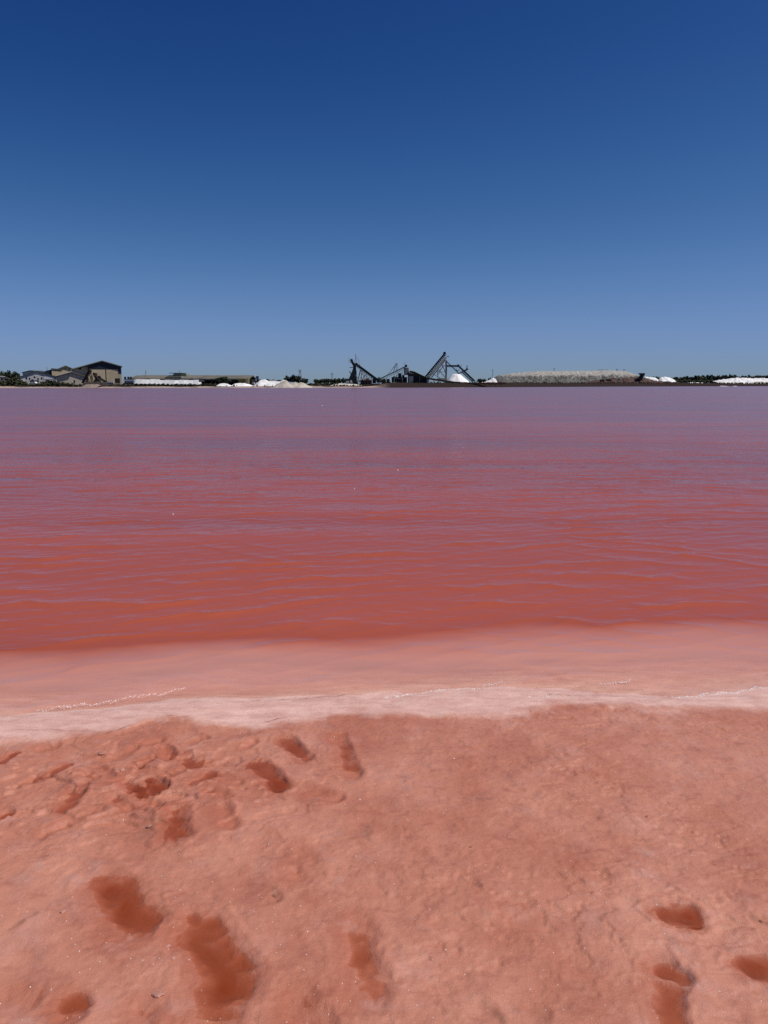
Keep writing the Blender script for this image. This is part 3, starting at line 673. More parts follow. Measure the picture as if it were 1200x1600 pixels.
# mottled grey barn and the one behind it
D = 318
gb = gable('barn', 'wide pale grey barn with mottled openings behind bushes', 'barn', 33, 588, 59.5, 579.6, 89, 588, D, 18, M['grey_wall'], M['roof_dark'], 601, 0.35)
openings(gb, D, [(41, 43.4, 589, 592.5), (46, 48, 590, 593), (53.5, 56, 588, 590.5), (58.5, 61.5, 591, 593), (64.5, 67, 589.5, 592.5), (50, 52.5, 592.5, 595)])
pbox(47.5, 61, 594.3, 596.3, D, -.12, .1).build('loading_slot', M['dark'], gb)
pbox(69, 84, 588.2, 592.6, D, -.1, .05).build('wall_patch', M['white'], gb)
D = 345
gable('barn', 'small grey barn peeking over the left of the wide pale barn', 'barn', 36.5, 581.5, 49, 578.6, 58, 581, D, 12, M['grey_wall'], M['roof_dark'], 600, .3)
# small grey house at the left edge
D = 312
lh = gable('house', 'low dull grey cottage at left edge among bushes', 'house', -12, 590, 2, 585.5, 17, 591, D, 10, M['taupe'], M['roof_grey'], 600, .4)
openings(lh, D, [(2, 4.5, 591, 594), (8, 10, 592, 595)])
pbox(0.5, 8.5, 588, 588.9, D, -.6, -.45).build('gutter', M['white'], lh)
# white van
def van(px0, px1, top, D, label, group=None, m='white'):
    x0, x1 = XA(px0, D), XA(px1, D); zb = ZA(600.2, D); h = ZA(top, D)-zb; L_ = x1-x0; r = .18*h
    zb = max(zb, land_z((x0+x1)/2, D)); 
    t = thing('van', label, 'van', ((x0+x1)/2, D, zb), group)
    MB().prism([(x0,zb+r),(x1,zb+r),(x1,zb+.55*h),(x1-.16*L_,zb+.62*h),(x1-.28*L_,zb+h),(x0,zb+h)], D, D+2).build('body', M[m], t)
    MB().prism([(x1-.27*L_,zb+.62*h),(x1-.19*L_,zb+.62*h),(x1-.28*L_,zb+.9*h),(x1-.40*L_,zb+.9*h),(x1-.40*L_,zb+.62*h)], D-.02, D+2.02).build('window', M['glass'], t)
    for u in (.2, .8): MB().tube((x0+u*L_, D-.05, zb+r), (x0+u*L_, D+2.05, zb+r), r*1.1, 12).build('wheel', M['dark'], t)
    return t
van(48, 56, 596.6, 296, 'white van parked under the bushes before the mottled barn')

# long low warehouse
D = 352
X0, X1 = XA(203, D), XA(390, D); zb, ze, zr = .9, ZA(592.8, D), ZA(587.2, D)
wh = thing('warehouse', 'very long low warehouse with weathered brown grey roof', 'warehouse', ((X0+X1)/2, D, zb))
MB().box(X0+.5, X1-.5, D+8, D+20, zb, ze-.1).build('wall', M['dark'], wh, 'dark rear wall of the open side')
MB().add([(X0,D-.5,ze),(X1,D-.5,ze),(X1,D+10,zr),(X0,D+10,zr),(X0,D-.5,ze+.35),(X1,D-.5,ze+.35),(X1,D+10,zr+.35),(X0,D+10,zr+.35)],
         [(0,3,2,1),(4,5,6,7),(0,1,5,4),(1,2,6,5),(2,3,7,6),(3,0,4,7)]).build('roof', M['roof_grey'], wh)
MB().add([(X0,D+10.01,zr),(X1,D+10.01,zr),(X1,D+20.5,ze),(X0,D+20.5,ze),(X0,D+10.01,zr+.35),(X1,D+10.01,zr+.35),(X1,D+20.5,ze+.35),(X0,D+20.5,ze+.35)],
         [(0,3,2,1),(4,5,6,7),(0,1,5,4),(1,2,6,5),(2,3,7,6),(3,0,4,7)]).build('roof', M['roof_grey'], wh)
for i in range(17):
    x = X0+.6+(X1-X0-1.2)*i/16; MB().box(x-.35, x+.35, D, D+.6, zb, ze-.02).build('pillar', M['steel_grey' if i % 4 == 1 else 'brown'], wh)
pbox(300, 319, 594.8, 595.6, D, -.7, -.52).build('gutter', M['white'], wh)
for a, b_ in ((258, 285), ): MB().prism([(XA(a-1, D),ZA(592.2, D)),(XA(b_+1, D),ZA(592.2, D)),(XA(b_-2, D),ZA(588.4, D)),(XA(a+2, D),ZA(588.4, D))], D-.3, D+9).build('lower_roof', M['roof_green'], wh)
mon = MB().prism([(XA(262.5, D),ZA(588, D)),(XA(287, D),ZA(588, D)),(XA(284.5, D),ZA(583.2, D)),(XA(266, D),ZA(583.2, D))], D+7, D+14).build('roof_monitor', M['roof_green'], wh)
pbox(265, 285.5, 582.6, 583.3, D+7, -.4, 7.3).build('ridge', M['roof_dark'], mon)
MB().tube((XA(273.3, D), D+9, ZA(583, D)), (XA(273.3, D), D+9, ZA(577.5, D)), .11, 6).build('antenna', M['steel_grey'], mon)
MB().tube((XA(219.3, D), D+9, ZA(588, D)), (XA(219.3, D), D+9, ZA(578.5, D)), .2, 6).build('chimney_pipe', M['steel_grey'], wh)
pbox(299.5, 303, 589.5, 591, D, -.55, -.3).build('skylight', M['white'], wh)
for a in (195.5, 200.5, 204.5):
    pbox(a-1.1, a+1.1, 588.6, 600, 346, 0, 1.2).build('silo', M['rust'], None)
    o = bpy.context.scene.objects[-1] if False else COL.objects[-1]
    tag(o, {195.5: 'short dark silo beside the hangar, left of three', 200.5: 'short dark silo beside the hangar, middle of three', 204.5: 'short dark silo beside the hangar, right of three'}[a], 'silo', 'dark silos beside the hangar')

# white panelled wall stepping down to the right; panels tilted back to catch the sun
D = 311
ww = thing('panel_wall', 'long bright white panelled wall stepping down to the right', 'wall', (XA(260, D), D, 1.0))
e = 210.0
tops = lambda p: 592.3 if p < 244 else (593.4 if p < 305 else 596.8)
k = 0
while e < 311:
    wd = 7.6 if e < 303 else 4
    xa, xb, zt = XA(e+.15, D), XA(min(e+wd, 313)-.15, D), ZA(tops(e)+.25*(k % 3), D); yo = .05*(k % 2)
    MB().add([(xa,D+yo,.8),(xb,D+yo,.8),(xb,D+yo+1.9,zt),(xa,D+yo+1.9,zt),(xa,D+yo+2.3,.8),(xb,D+yo+2.3,.8),(xb,D+yo+2.3,zt),(xa,D+yo+2.3,zt)], [(0,1,2,3),(4,7,6,5),(0,4,5,1),(3,2,6,7),(0,3,7,4),(1,5,6,2)]).build('panel', M['white'], ww); e += wd; k += 1
# blue grey tanker truck
D = 308
tk = thing('truck', 'blue grey flatbed truck parked left of the white wall', 'truck', (XA(200, D), D, 1.0))
pbox(192.5, 209.3, 592.6, 597.2, D, 0, 2.4).build('trailer', M['blue_grey'], tk); pbox(192.2, 194.6, 593, 598.4, D, -.1, 2.3).build('cab', M['white'], tk)
pbox(193, 209, 594, 594.6, D, -.08, -.01).build('stripe', M['white'], tk); pbox(191.6, 209.4, 597.3, 598, D, .2, 2.2).build('chassis', M['dark'], tk)
for a in (194.5, 199, 204.5, 207.5): MB().tube((XA(a, D), D, ZA(598.9, D)), (XA(a, D), D+2.3, ZA(598.9, D)), .42, 10).build('wheel', M['dark'], tk)
# yellow container
D = 338
yc = thing('container', 'faded yellow container at the right end of the warehouse', 'container', (XA(380, D), D, 1.0))
pbox(372.5, 388, 591.6, 599, D, 0, 3).build('body', M['yellow'], yc)
for a in np.arange(373.2, 388, 1.5): pbox(a, a+.5, 591.9, 598.7, D, -.08, -.003).build('rib', M['yellow'], yc)
pbox(384, 387.5, 592.3, 598.8, D, -.1, -.08-.003).build('door', M['beige'], yc)
# distant water tower
D = 470
wt = thing('water_tower', 'small square dark tower far beyond the white salt heap', 'tower', (XA(402, D), D, 1.0))
pbox(400.2, 404, 588, 593, D, 0, 1.5).build('tank', M['blue_grey'], wt); pbox(401.2, 403, 593.01, 601, D, .3, 1.2).build('shaft', M['steel_dark'], wt); pbox(399.9, 404.3, 587.7, 587.98, D, -.1, 1.6).build('cap', M['roof_dark'], wt)

# old brown machinery before the hangar
def conveyor(name, label, p, q, legs, h=1.0, w=1.2, mt='steel_dark', mb='belt', n=8, t=0.13, drum=.5, cat='conveyor', group=None, bt=.3):
    p, q = Vector(p), Vector(q)
    r = thing(name, label, cat, (p.x, p.y, 1.0), group)
    MB().truss(p, q, h, w, n, t).build('truss', M[mt], r)
    d = (q-p).normalized(); up = Vector((-d.z*(1 if d.x > 0 else -1), 0, abs(d.x)))*(h+.08)
    MB().beam(p+up*.72, q+up*.72, w*1.02, bt).build('belt', M[mb], r)
    MB().tube(q+up*.9-Vector((0,w*.6,0)), q+up*.9+Vector((0,w*.6,0)), drum, 12).build('head_drum', M[mb], r)
    for x, z, xf in legs:
        b = MB()
        for s in (-1, 1): b.beam((x, p.y+s*w*.55, z), (xf, p.y+s*w*.9, .7), .2)
        b.beam((x*.5+xf*.5, p.y-w*.75, z*.5+.35), (x*.5+xf*.5, p.y+w*.75, z*.5+.35), .12)
        b.build('leg', M[mt], r)
    return r
def pt(px, py, D): return P(px, py, D)
D = 297
c1 = conveyor('conveyor', 'rusty brown conveyor rising to a peak before the hangar', pt(131, 600, D), pt(142.5, 580, D), [(XA(137, D), ZA(590, D), XA(140.5, D)), (XA(142, D), ZA(581, D), XA(145, D))], .8, 1.2, 'rust', 'rust', 6)
pbox(140.5, 143.5, 578.5, 582, D, -.6, .6).build('head_house', M['rust'], c1)
MB().beam(pt(132, 583.5, D), pt(141, 583.5, D), .22).build('boom', M['rust'], c1)
c2 = conveyor('conveyor', 'short rusty conveyor leaning right beside the upright hopper', pt(155, 598, D-2), pt(145.5, 586, D-2), [(XA(147, D), ZA(588, D), XA(147.5, D))], .7, 1, 'rust', 'rust', 4)
hp = thing('hopper', 'upright rusty brown hopper before the hangar doors', 'hopper', (XA(151, D), D, 1.0))
pbox(149.5, 152.3, 583, 593, D, -.5, .5).build('chute', M['rust'], hp); MB().prism([(XA(147.5, D),ZA(597, D)),(XA(154.5, D),ZA(597, D)),(XA(152.5, D),ZA(593, D)),(XA(149.3, D),ZA(593, D))], D-.9, D+.9).build('bin', M['rust'], hp)
for a in (148, 154): pbox(a-.3, a+.3, 596.5, 601.5, D, -.4, .4).build('leg', M['rust'], hp)
c3 = conveyor('conveyor', 'low rusty conveyor sloping down right towards the loading door', pt(166, 598.5, D-1), pt(154, 591.5, D-1), [(XA(158, D), ZA(595, D), XA(159, D))], .6, 1, 'rust', 'rust', 4)
heap('earth_heap', 'low grey earth mound at waterline before the rusty machinery', [(130,602.5),(136,600.5),(143,600),(150,600.6),(156,602.5)], 287, 7, mat('grey_earth', (0.22, 0.17, 0.14), .9), cat='earth heap', res=.3)
heap('scrap_heap', 'dark rusty scrap heap under the brown conveyors', [(129,600.5),(134,596.5),(144,597.5),(152,596),(160,597.5),(168,599),(172,600.5)], 294, 5, M['rust'], cat='scrap heap', rough=.3, res=.3)
wb = thing('wall', 'low white wall below the hangar doors', 'wall', (XA(170, 300), 300, 1.0)); pbox(166, 177.5, 596.4, 598, 300, 0, .4).build('coping', M['white'], wb); pbox(166, 177.5, 598.01, 601, 300, .05, .36).build('base', M['taupe'], wb)

for t in (hg, sh, th_, bk_, gb, lh, tk):
    a = math.atan2(t.location.x, t.location.y); t.rotation_euler.z = -a; t.scale.x = math.cos(a)
# ---- centre: salt works
# left dark loading tower
D = 338
lt = thing('loading_tower', 'dark steel loading tower with drum head, left of centre', 'loading tower', (XA(553, D), D, 1.0))
b = MB(); tw = [(544.5, 599), (546, 589), (551.5, 578), (552, 570), (557, 569), (560, 578), (562, 599)]
b.prism([(XA(p_, D), ZA(q_, D)) for p_, q_ in [(546,600),(545,592),(549.5,582),(551.8,576),(552,569),(556,569),(557,580),(558,600)]], D-.9, D+1.2).build('tower_casing', M['steel_dark'], lt)
MB().truss(pt(551, 571, D), pt(558, 571, D), .8, 2, 3).build('platform', M['steel_dark'], lt)
for a, c in ((546, 557), (557, 546), (558, 563), (563, 571)):
    for s in (-1.5, 1.8): MB().beam(P(a, 600, D)+Vector((0,s,0)), P(c, 580 if c < 560 else 576+(c-560)*.8, D)+Vector((0,s,0)), .25).build('brace', M['steel_dark'], lt)
MB().tube(P(549.3, 563, D)-Vector((0,.8,0)), P(549.3, 563, D)+Vector((0,.8,0)), .62, 14).build('head_drum', M['steel_dark'], lt)
MB().beam(pt(549.5, 564.5, D), pt(553.5, 571, D), 1.3, 1.0).build('neck', M['steel_dark'], lt)
MB().beam(pt(546.3, 574.2, D), pt(552, 574.2, D), 1.2, .25).build('walkway', M['steel_dark'], lt)
MB().tube(pt(545.4, 566.5, D), pt(545.6, 559, D), .08, 5).build('antenna', M['steel_dark'], lt); MB().beam(pt(545.4, 566.4, D), pt(549, 566.4, D), .12).build('handrail', M['steel_dark'], lt)
b = MB(); 
for p_, q_ in (((553.5, 570), (556.2, 555.5)), ((556.2, 555.5), (556.5, 569)), ((555.5, 552.5), (555.8, 557))): b.beam(pt(*p_, D+1), pt(*q_, D+1), .16)
b.build('mast', M['steel_grey'], lt)
MB().beam(pt(558.5, 558, D+1), pt(561.2, 567, D+1), .3).beam(pt(561.2, 567, D+1), pt(564, 576, D+1), .3).build('stay', M['white'], lt)
c4 = conveyor('conveyor', 'dark conveyor descending right from the loading tower', pt(589, 596.5, D), pt(555, 571.5, D), [(XA(564, D), ZA(578, D), XA(566, D)), (XA(572, D), ZA(585, D), XA(572.5, D)), (XA(580, D), ZA(590, D), XA(581, D))], 1.0, 1.4, 'steel_dark', 'belt', 12, .2, bt=1.0)
pbox(582, 587.5, 592, 599, D, -.6, .8).build('tail_house', M['steel_dark'], c4)
b = MB()
for x0_, y0_, x1_, y1_ in ((561,598,566,583),(566,583,572,597),(560,597,577,590),(577,590,580,598),(556,586,561,595),(562,577,575,590)): b.beam(pt(x0_, y0_, D-3), pt(x1_, y1_, D-3), .28)
b.build('gantry', M['steel_cream'], None); tag(COL.objects[-1], 'pale cream lattice gantry standing under the dark left conveyor', 'gantry')
rh = thing('machine_shed', 'low rusty red machine shed under the left conveyor', 'shed', (XA(570, D), D, 1.0))
pbox(563, 581, 594.5, 600.5, D-5, 0, 3).build('wall', M['rust'], rh); pbox(562.5, 581.5, 593.8, 594.48, D-5, -.3, 3.3).build('roof', M['red'], rh)
for a in (565, 569.5, 574, 578): pbox(a, a+1.6, 595.8, 599.5, D-5, -.08, .1).build('door', M['brown' if a < 572 else 'red'], rh)
van(540.5, 545.5, 595.2, D-8, 'white van left of the dark loading tower'); 
van(547, 550, 594.2, D-9, 'small white van right beside the foot of the loading tower')
van(588.5, 594, 598, 326, 'white van between the two central conveyors')
heap('sand_heap', 'long pale sand spit at the waterline left of the tower', [(512,602.8),(521,601),(530,599.2),(545,599.6),(558,600.6),(566,602)], 322, 7, M['salt_dirty'], cat='sand heap', rough=.05, res=.35)
# small post / person-like marker
bp_ = thing('bollard', 'small dark post on the pale sand spit', 'post', (XA(527.5, 320), 320, .5)); pbox(527, 528.2, 597.6, 601.5, 320, 0, .3).build('post', M['dark'], bp_); pbox(526.8, 528.4, 597.3, 597.58, 320, -.05, .35).build('cap', M['dark'], bp_)

# second conveyor: grey, rising right
D = 350
c5 = conveyor('conveyor', 'pale grey conveyor rising right to a small black head', pt(593, 595.5, D), pt(636, 574.8, D), [(XA(604, D), ZA(590, D), XA(604, D)), (XA(616, D), ZA(585, D), XA(616, D)), (XA(628, D), ZA(579, D), XA(629, D))], 1.0, 1.4, 'steel_grey', 'belt', 14, .14, .55)
pbox(631, 638.5, 574.5, 586, D, 0, 1.6).build('head_house', M['steel_grey'], c5)
MB().tube(pt(632.7, 573, D), pt(632.9, 566, D), .08, 5).build('antenna', M['steel_dark'], c5)
aw = thing('mast', 'slender white raking stay with lattice mast behind grey conveyor', 'mast', (XA(618, D+8), D+8, 1.0))
MB().beam(pt(606, 585.5, D+8), pt(619, 569, D+8), .30).build('stay', M['white'], aw)
b = MB().beam(pt(614.3, 583, D+8), pt(618.6, 568.5, D+8), .22).beam(pt(620.5, 586, D+8), pt(620.3, 568.5, D+8), .22)
for i in range(4): b.beam(pt(615+i, 581-3*i, D+8), pt(620.4, 579.5-3*i, D+8), .12)
b.build('lattice', M['steel_grey'], aw); pbox(617.8, 620.9, 567.8, 569.6, D+8, -.4, .4).build('pulley_block', M['steel_grey'], aw); MB().tube(pt(620, 586, D+8), P(620, 600, D+8), .2, 6).build('post', M['steel_dark'], aw)
mk = thing('plant_room', 'cluttered dark plant room below the grey conveyor', 'plant', (XA(615, D), D, 1.0))
pbox(612, 636, 590, 600, D+3, 0, 4).build('wall', M['dark'], mk); pbox(611.5, 636.5, 589.2, 589.98, D+3, -.3, 4.3).build('roof', M['roof_grey'], mk)
for a, c, q in ((596, 603, 594), (603.5, 609, 592), (614, 618, 588), (622, 627, 583), (627.5, 632, 586)): pbox(a, c, q, 600, D+1.6, 0, 1.2).build('bin', M['rust' if a < 610 else 'steel_dark'], mk)
for a in (614, 619, 624, 630): pbox(a, a+.7, 590.1, 600, D+2.2, 0, .3).build('pillar', M['steel_grey'], mk)
pbox(618, 633, 591.4, 592.2, D+1.4, -.2, 0).build('sign_board', M['white'], mk)
# brown shed with mossy sagging roof
D = 344
bs = thing('timber_shed', 'dark brown timber shed with mossy sagging roof', 'shed', (XA(652, D), D, 1.0))
b = MB(); ROOF = [(637.5, 581.6), (641, 579.3), (648, 581), (656, 585), (664, 588.5), (669, 590.5)]
prev = None
MB().prism([(XA(638.2, D), .9), (XA(668, D), .9), (XA(668, D), ZA(591.5, D)), (XA(656, D), ZA(586.2, D)), (XA(648, D), ZA(582.3, D)), (XA(641, D), ZA(580.8, D)), (XA(638.2, D), ZA(582.5, D))], D, D+10).build('wall', M['brown'], bs)
for (a, q), (a2, q2) in zip(ROOF[:-1], ROOF[1:]): slab(b, (XA(a, D)+.003, ZA(q+.8, D)), (XA(a2, D), ZA(q2+.8, D)), D-.8, D+10.6, .3)
b.build('roof', M['moss'], bs)
pbox(639.3, 643.2, 581.6, 583.2, D, -.12, .1).build('window', M['white'], bs); pbox(642.5, 647, 583.5, 584.2, D, -.12, .1).build('window', M['white'], bs)
pbox(638.5, 645.5, 588, 600, D, -.15, -.01).build('door', M['taupe'], bs); pbox(655.3, 656.1, 588, 600, D, -.15, -.01).build('downpipe', M['steel_grey'], bs)
pbox(646.5, 654.5, 588, 600, D, -.08, -.01).build('door', M['dark'], bs); pbox(657, 667, 591.5, 600, D, -.08, -.01).build('door', M['dark'], bs)
# long dark covered belt running right from the shed
lb = thing('covered_belt', 'long sagging dark brown covered belt running along the bank', 'conveyor', (XA(700, D), D, 1.0))
seg = [(666, 589.6), (680, 592), (700, 595), (715, 597), (735, 598), (760, 597.8), (790, 597.6)]
b = MB()
for (a, q), (a2, q2) in zip(seg[:-1], seg[1:]): b.beam(P(a, q+1.0, D), P(a2, q2+1.0, D), 1.8, .7)
b.build('cover', M['brown'], lb); b = MB()
for (a, q), (a2, q2) in zip(seg[:-1], seg[1:]): b.beam(P(a, q+2.0, D), P(a2, q2+2.0, D), 1.4, .35)
b.build('belt', M['belt'], lb)
for a in range(670, 790, 8): q = np.interp(a, [s[0] for s in seg], [s[1] for s in seg]); MB().beam(P(a, q+2.6, D), (XA(a, D), D, .8), .3).build('post', M['rust'], lb)
pl = thing('plinth', 'small white concrete hut below the covered belt', 'hut', (XA(669, 340), 340, 1.0)); pbox(667, 670, 593.5, 599.5, 340, 0, 1.2).build('wall', M['grey_wall'], pl); pbox(666.7, 670.3, 593.1, 593.48, 340, -.15, 1.35).build('roof', M['roof_grey'], pl); pbox(671.5, 675, 596, 600, 340, .1, .3).build('panel', M['white'], pl)
# big inclined stacker conveyor
D = 366
bc = conveyor('stacker', 'tall dark topped conveyor rising to the highest point', pt(664, 593.5, D), pt(697, 553.8, D), [], 1.0, 1.8, 'steel_dark', 'belt', 16, .2, .6, 'conveyor', bt=.65)
b = MB().beam(pt(667.5, 592.5, D-1.0), pt(697, 558, D-1.0), .35, .85); b.build('side_girder', M['steel_cream'], bc)
b = MB().beam(pt(674, 590, D-.6), pt(696, 562.5, D-.6), .3, .45); b.build('walkway', M['steel_cream'], bc)
b = MB()
for s in (-1.3, 1.3):
    o_ = Vector((0, s, 0)); f_ = lambda a, q: pt(a, q, D)+o_
    for p_, q_ in (((696.3, 562), (695.8, 592)), ((698, 563), (697.2, 592)), ((683.5, 577.5), (683.7, 589)), ((684, 586), (693, 570)), ((684, 576), (695.5, 590)), ((676, 583.5), (689, 592)), ((679, 581.2), (696, 581.2)), ((696, 570), (684, 581)), ((690, 568), (696, 582))): b.beam(f_(*p_), f_(*q_), .16)
b.build('support_frame', M['steel_grey'], bc)
pbox(695.2, 698.4, 572, 592, D, -.5, .5); MB().prism([(XA(696.2, D),ZA(592, D)),(XA(697.8, D),ZA(592, D)),(XA(698.2, D),ZA(576, D)),(XA(697, D),ZA(561, D)),(XA(696, D),ZA(570, D))], D-.3, D+.3).build('mast', M['steel_dark'], bc)
MB().prism([(XA(684, D),ZA(594.5, D)),(XA(699, D),ZA(594.5, D)),(XA(698, D),ZA(591.2, D)),(XA(684, D),ZA(590.6, D))], D-2, D+2).build('base', M['steel_cream'], bc)
MB().beam(pt(698, 556.8, D), pt(701.5, 556.8, D), .5, .3).build('walkway', M['steel_dark'], bc)
# horizontal boom and second stacker with crossing arm
b2 = thing('boom_conveyor', 'horizontal dark lattice boom reaching right from the tall conveyor', 'conveyor', (XA(706, D), D, 1.0))
MB().truss(pt(696.5, 573.2, D), pt(716, 573.2, D), .7, 1.2, 8, .2).build('truss', M['steel_dark'], b2)
MB().beam(pt(696.5, 571.4, D), pt(716, 571.4, D), 1.3, .45).build('belt', M['belt'], b2)
MB().beam(pt(697.5, 564.5, D), pt(717.5, 584, D), .35, .4).build('stay', M['steel_dark'], b2)
for p_, q_ in (((712, 575), (716.5, 583.5)), ((719, 576), (713, 581)), ((709, 577), (721, 580.5))): MB().beam(pt(*p_, D), pt(*q_, D), .14).build('brace', M['steel_dark'], b2)
pbox(714.3, 717, 569.5, 573, D, -.7, .7).build('hood', M['steel_dark'], b2); MB().beam(pt(720.2, 573, D), pt(720.4, 569.8, D), .3).build('pole', M['steel_grey'], b2)
s2 = thing('stacker', 'dark twin beam stacker sloping down right beyond the white pile', 'conveyor', (XA(735, D), D, 1.0))
MB().beam(pt(716, 571.5, D), pt(741.5, 595.5, D), .9, .75).build('belt_beam', M['steel_dark'], s2); MB().beam(pt(722, 581.5, D-1), pt(738.5, 596.5, D-1), .5, .45).build('lower_beam', M['steel_dark'], s2)
b = MB()
for i in range(6): u = i/6; b.beam(pt(721+18*u, 577+17*u, D-.5), pt(723+16.5*u, 581.5+14*u, D-.5), .14)
b.build('lacing', M['steel_dark'], s2)
MB().beam(pt(714.5, 584.6, D+1.5), pt(724, 580.5, D+1.5), .9, .45).beam(pt(724, 580.5, D+1.5), pt(731.3, 576.3, D+1.5), .9, .7).build('cross_arm', M['steel_dark'], s2)
MB().beam(pt(728.6, 577.5, D+1.5), pt(730.4, 570.8, D+1.5), .3, .45).build('fork', M['steel_dark'], s2)
for a, q in ((738, 593), (741.5, 596)): MB().beam(pt(a, q, D), (XA(a, D), D, .8), .3).build('leg', M['steel_dark'], s2)
# white salt cone under the stacker
def cone_heap(name, label, px0, px1, base, topl, topr, top, D, m):
    cx = XA((px0+px1)/2, D); zb = ZA(base, D); ht = ZA(top, D)-zb; Rb = (XA(px1, D)-XA(px0, D))/2; Rt = (XA(topr, D)-XA(topl, D))/2; ox = XA((topl+topr)/2, D)-cx
    n, k = 64, 22; v, f = [], []
    for j in range(k+1):
        u = j/k
        for i in range(n):
            a = 2*math.pi*i/n
            rr = (Rb+(Rt-Rb)*u)*(1+.025*math.sin(5*a+u*3)+.02*math.sin(11*a-2*u)+rnd.uniform(-.006, .006)) if u < 1 else Rt*.9
            v.append((ox*u+rr*math.cos(a), rr*math.sin(a), ht*u-(0.5 if j == 0 else 0)))
    v.append((ox, 0, ht*1.03))
    for j in range(k):
        for i in range(n): f.append((j*n+i, j*n+(i+1) % n, (j+1)*n+(i+1) % n, (j+1)*n+i))
    f += [(k*n+i, k*n+(i+1) % n, (k+1)*n) for i in range(n)]
    me = bpy.data.meshes.new(name); me.from_pydata(v, [], f); me.polygons.foreach_set('use_smooth', [True]*len(f)); me.update()
    o = obj(name, me, m); o.location = (cx, D, zb); return tag(o, label, 'salt heap')
cone_heap('salt_heap', 'pure white flat topped salt pile under the stacker arm', 695, 735, 598.6, 706.5, 718.5, 584.6, 353, M['salt'])
# white parked vehicles and boats by the brown shed
van(612, 628, 597.4, 334, 'long white van parked before the plant room')
van(602, 612, 599.3, 331, 'low white van parked left of the long white one')

# ---- salt heaps left of centre
D = 298
heap('salt_heap', 'low broken white salt heap below the round dark tree', [(338,602.5),(343,600.2),(348,599.2),(356,600),(362,602.5)], D+6, 7, M['salt'], 'white salt heaps on the shore', res=.25, seed=2)
heap('salt_heap', 'white salt heap before the yellow container', [(360,602.5),(366,600),(374,598.8),(383,599),(390,600.6),(396,603.2)], D+8, 8, M['salt'], 'white salt heaps on the shore', res=.25, seed=3)
heap('salt_heap', 'high humped white salt heap, largest left of the tower', [(396,602),(402,597.5),(408,594),(414,593),(419,595.2),(425,594.6),(433,596),(438,596.2),(444,594),(447,594.3),(452,599.5),(456,603)], D+14, 13, M['salt'], 'white salt heaps on the shore', rough=.1, res=.28, seed=4)
heap('salt_heap', 'dirty beige furrowed salt heap with a peak touching the white hump', [(428,604),(434,600),(440,596.6),(445,594.6),(448,595),(453,599.5),(459,604)], D+4, 9, M['salt_dirty'], 'beige salt heaps on the shore', rough=.14, res=.25, seed=5)
heap('salt_heap', 'dirty beige salt heap tapering right, rightmost of the heaps', [(450,603.5),(454,599),(460,597.8),(466,598.6),(471,597.8),(477,600.2),(484,602.6),(489,604.4)], D+5, 9, M['salt_dirty'], 'beige salt heaps on the shore', rough=.16, res=.25, seed=6)
ct = thing('cart', 'small white cart between the white salt heaps', 'cart', (XA(396, 300), 300, 1.0)); pbox(394.8, 397.4, 597.6, 600, 300, 0, 1.2).build('body', M['white'], ct)
for a in (395.3, 396.9): MB().tube(P(a, 600.3, 300)-Vector((0,.1,0)), P(a, 600.3, 300)+Vector((0,1.3,0)), .18, 8).build('wheel', M['dark'], ct)

# ---- the great grey salt mountain at right
D = 540
MT = [(764,600),(768,595),(772,590.5),(780,586.5),(790,585.4),(796,583.6),(806,583.2),(820,581.4),(835,580.4),(850,580),(868,580.2),(885,579.8),(905,579.6),(925,579.8),(938,578.9),(950,579),(962,579.6),(975,580.4),(985,583.5),(995,587),(1003,590),(1012,594),(1018,599)]
xs_ = np.array([XA(p_[0], D) for p_ in MT]); zs_ = np.array([ZA(p_[1], D) for p_ in MT]); cx = (xs_[0]+xs_[-1])/2; z0 = .5
dep_ = 60.0; xs = np.linspace(xs_[0], xs_[-1], 420); ys = np.linspace(-dep_/2, dep_/2, 170); X, Y = np.meshgrid(xs, ys)
Ht = np.interp(X, xs_, zs_)-z0
gul = fbm(X*.16, Y*.05, 401, 4)
v = np.abs(Y+2.2*gul)/(dep_/2)
prof = np.where(Y < 0, sstep(0, .36, 1-v), sstep(0, .5, 1-v))
lump = fbm(X*.55, Y*.55, 411, 4, .65)
Z = Ht*(0.72*prof**.7+0.28*sstep(.45, .9, 1-v))+0.75*lump*np.clip(prof*3, 0, 1)*np.clip((1-prof)*2.5+.25, 0, 1)
Z = Z+0.5*sstep(.12, .4, fbm(X*.7, Y*.7, 415, 3))*np.clip(prof*3, 0, 1)*np.clip((1-prof)*3+.1, 0, 1)
Z[0, :] = -.5; Z[-1, :] = -.5
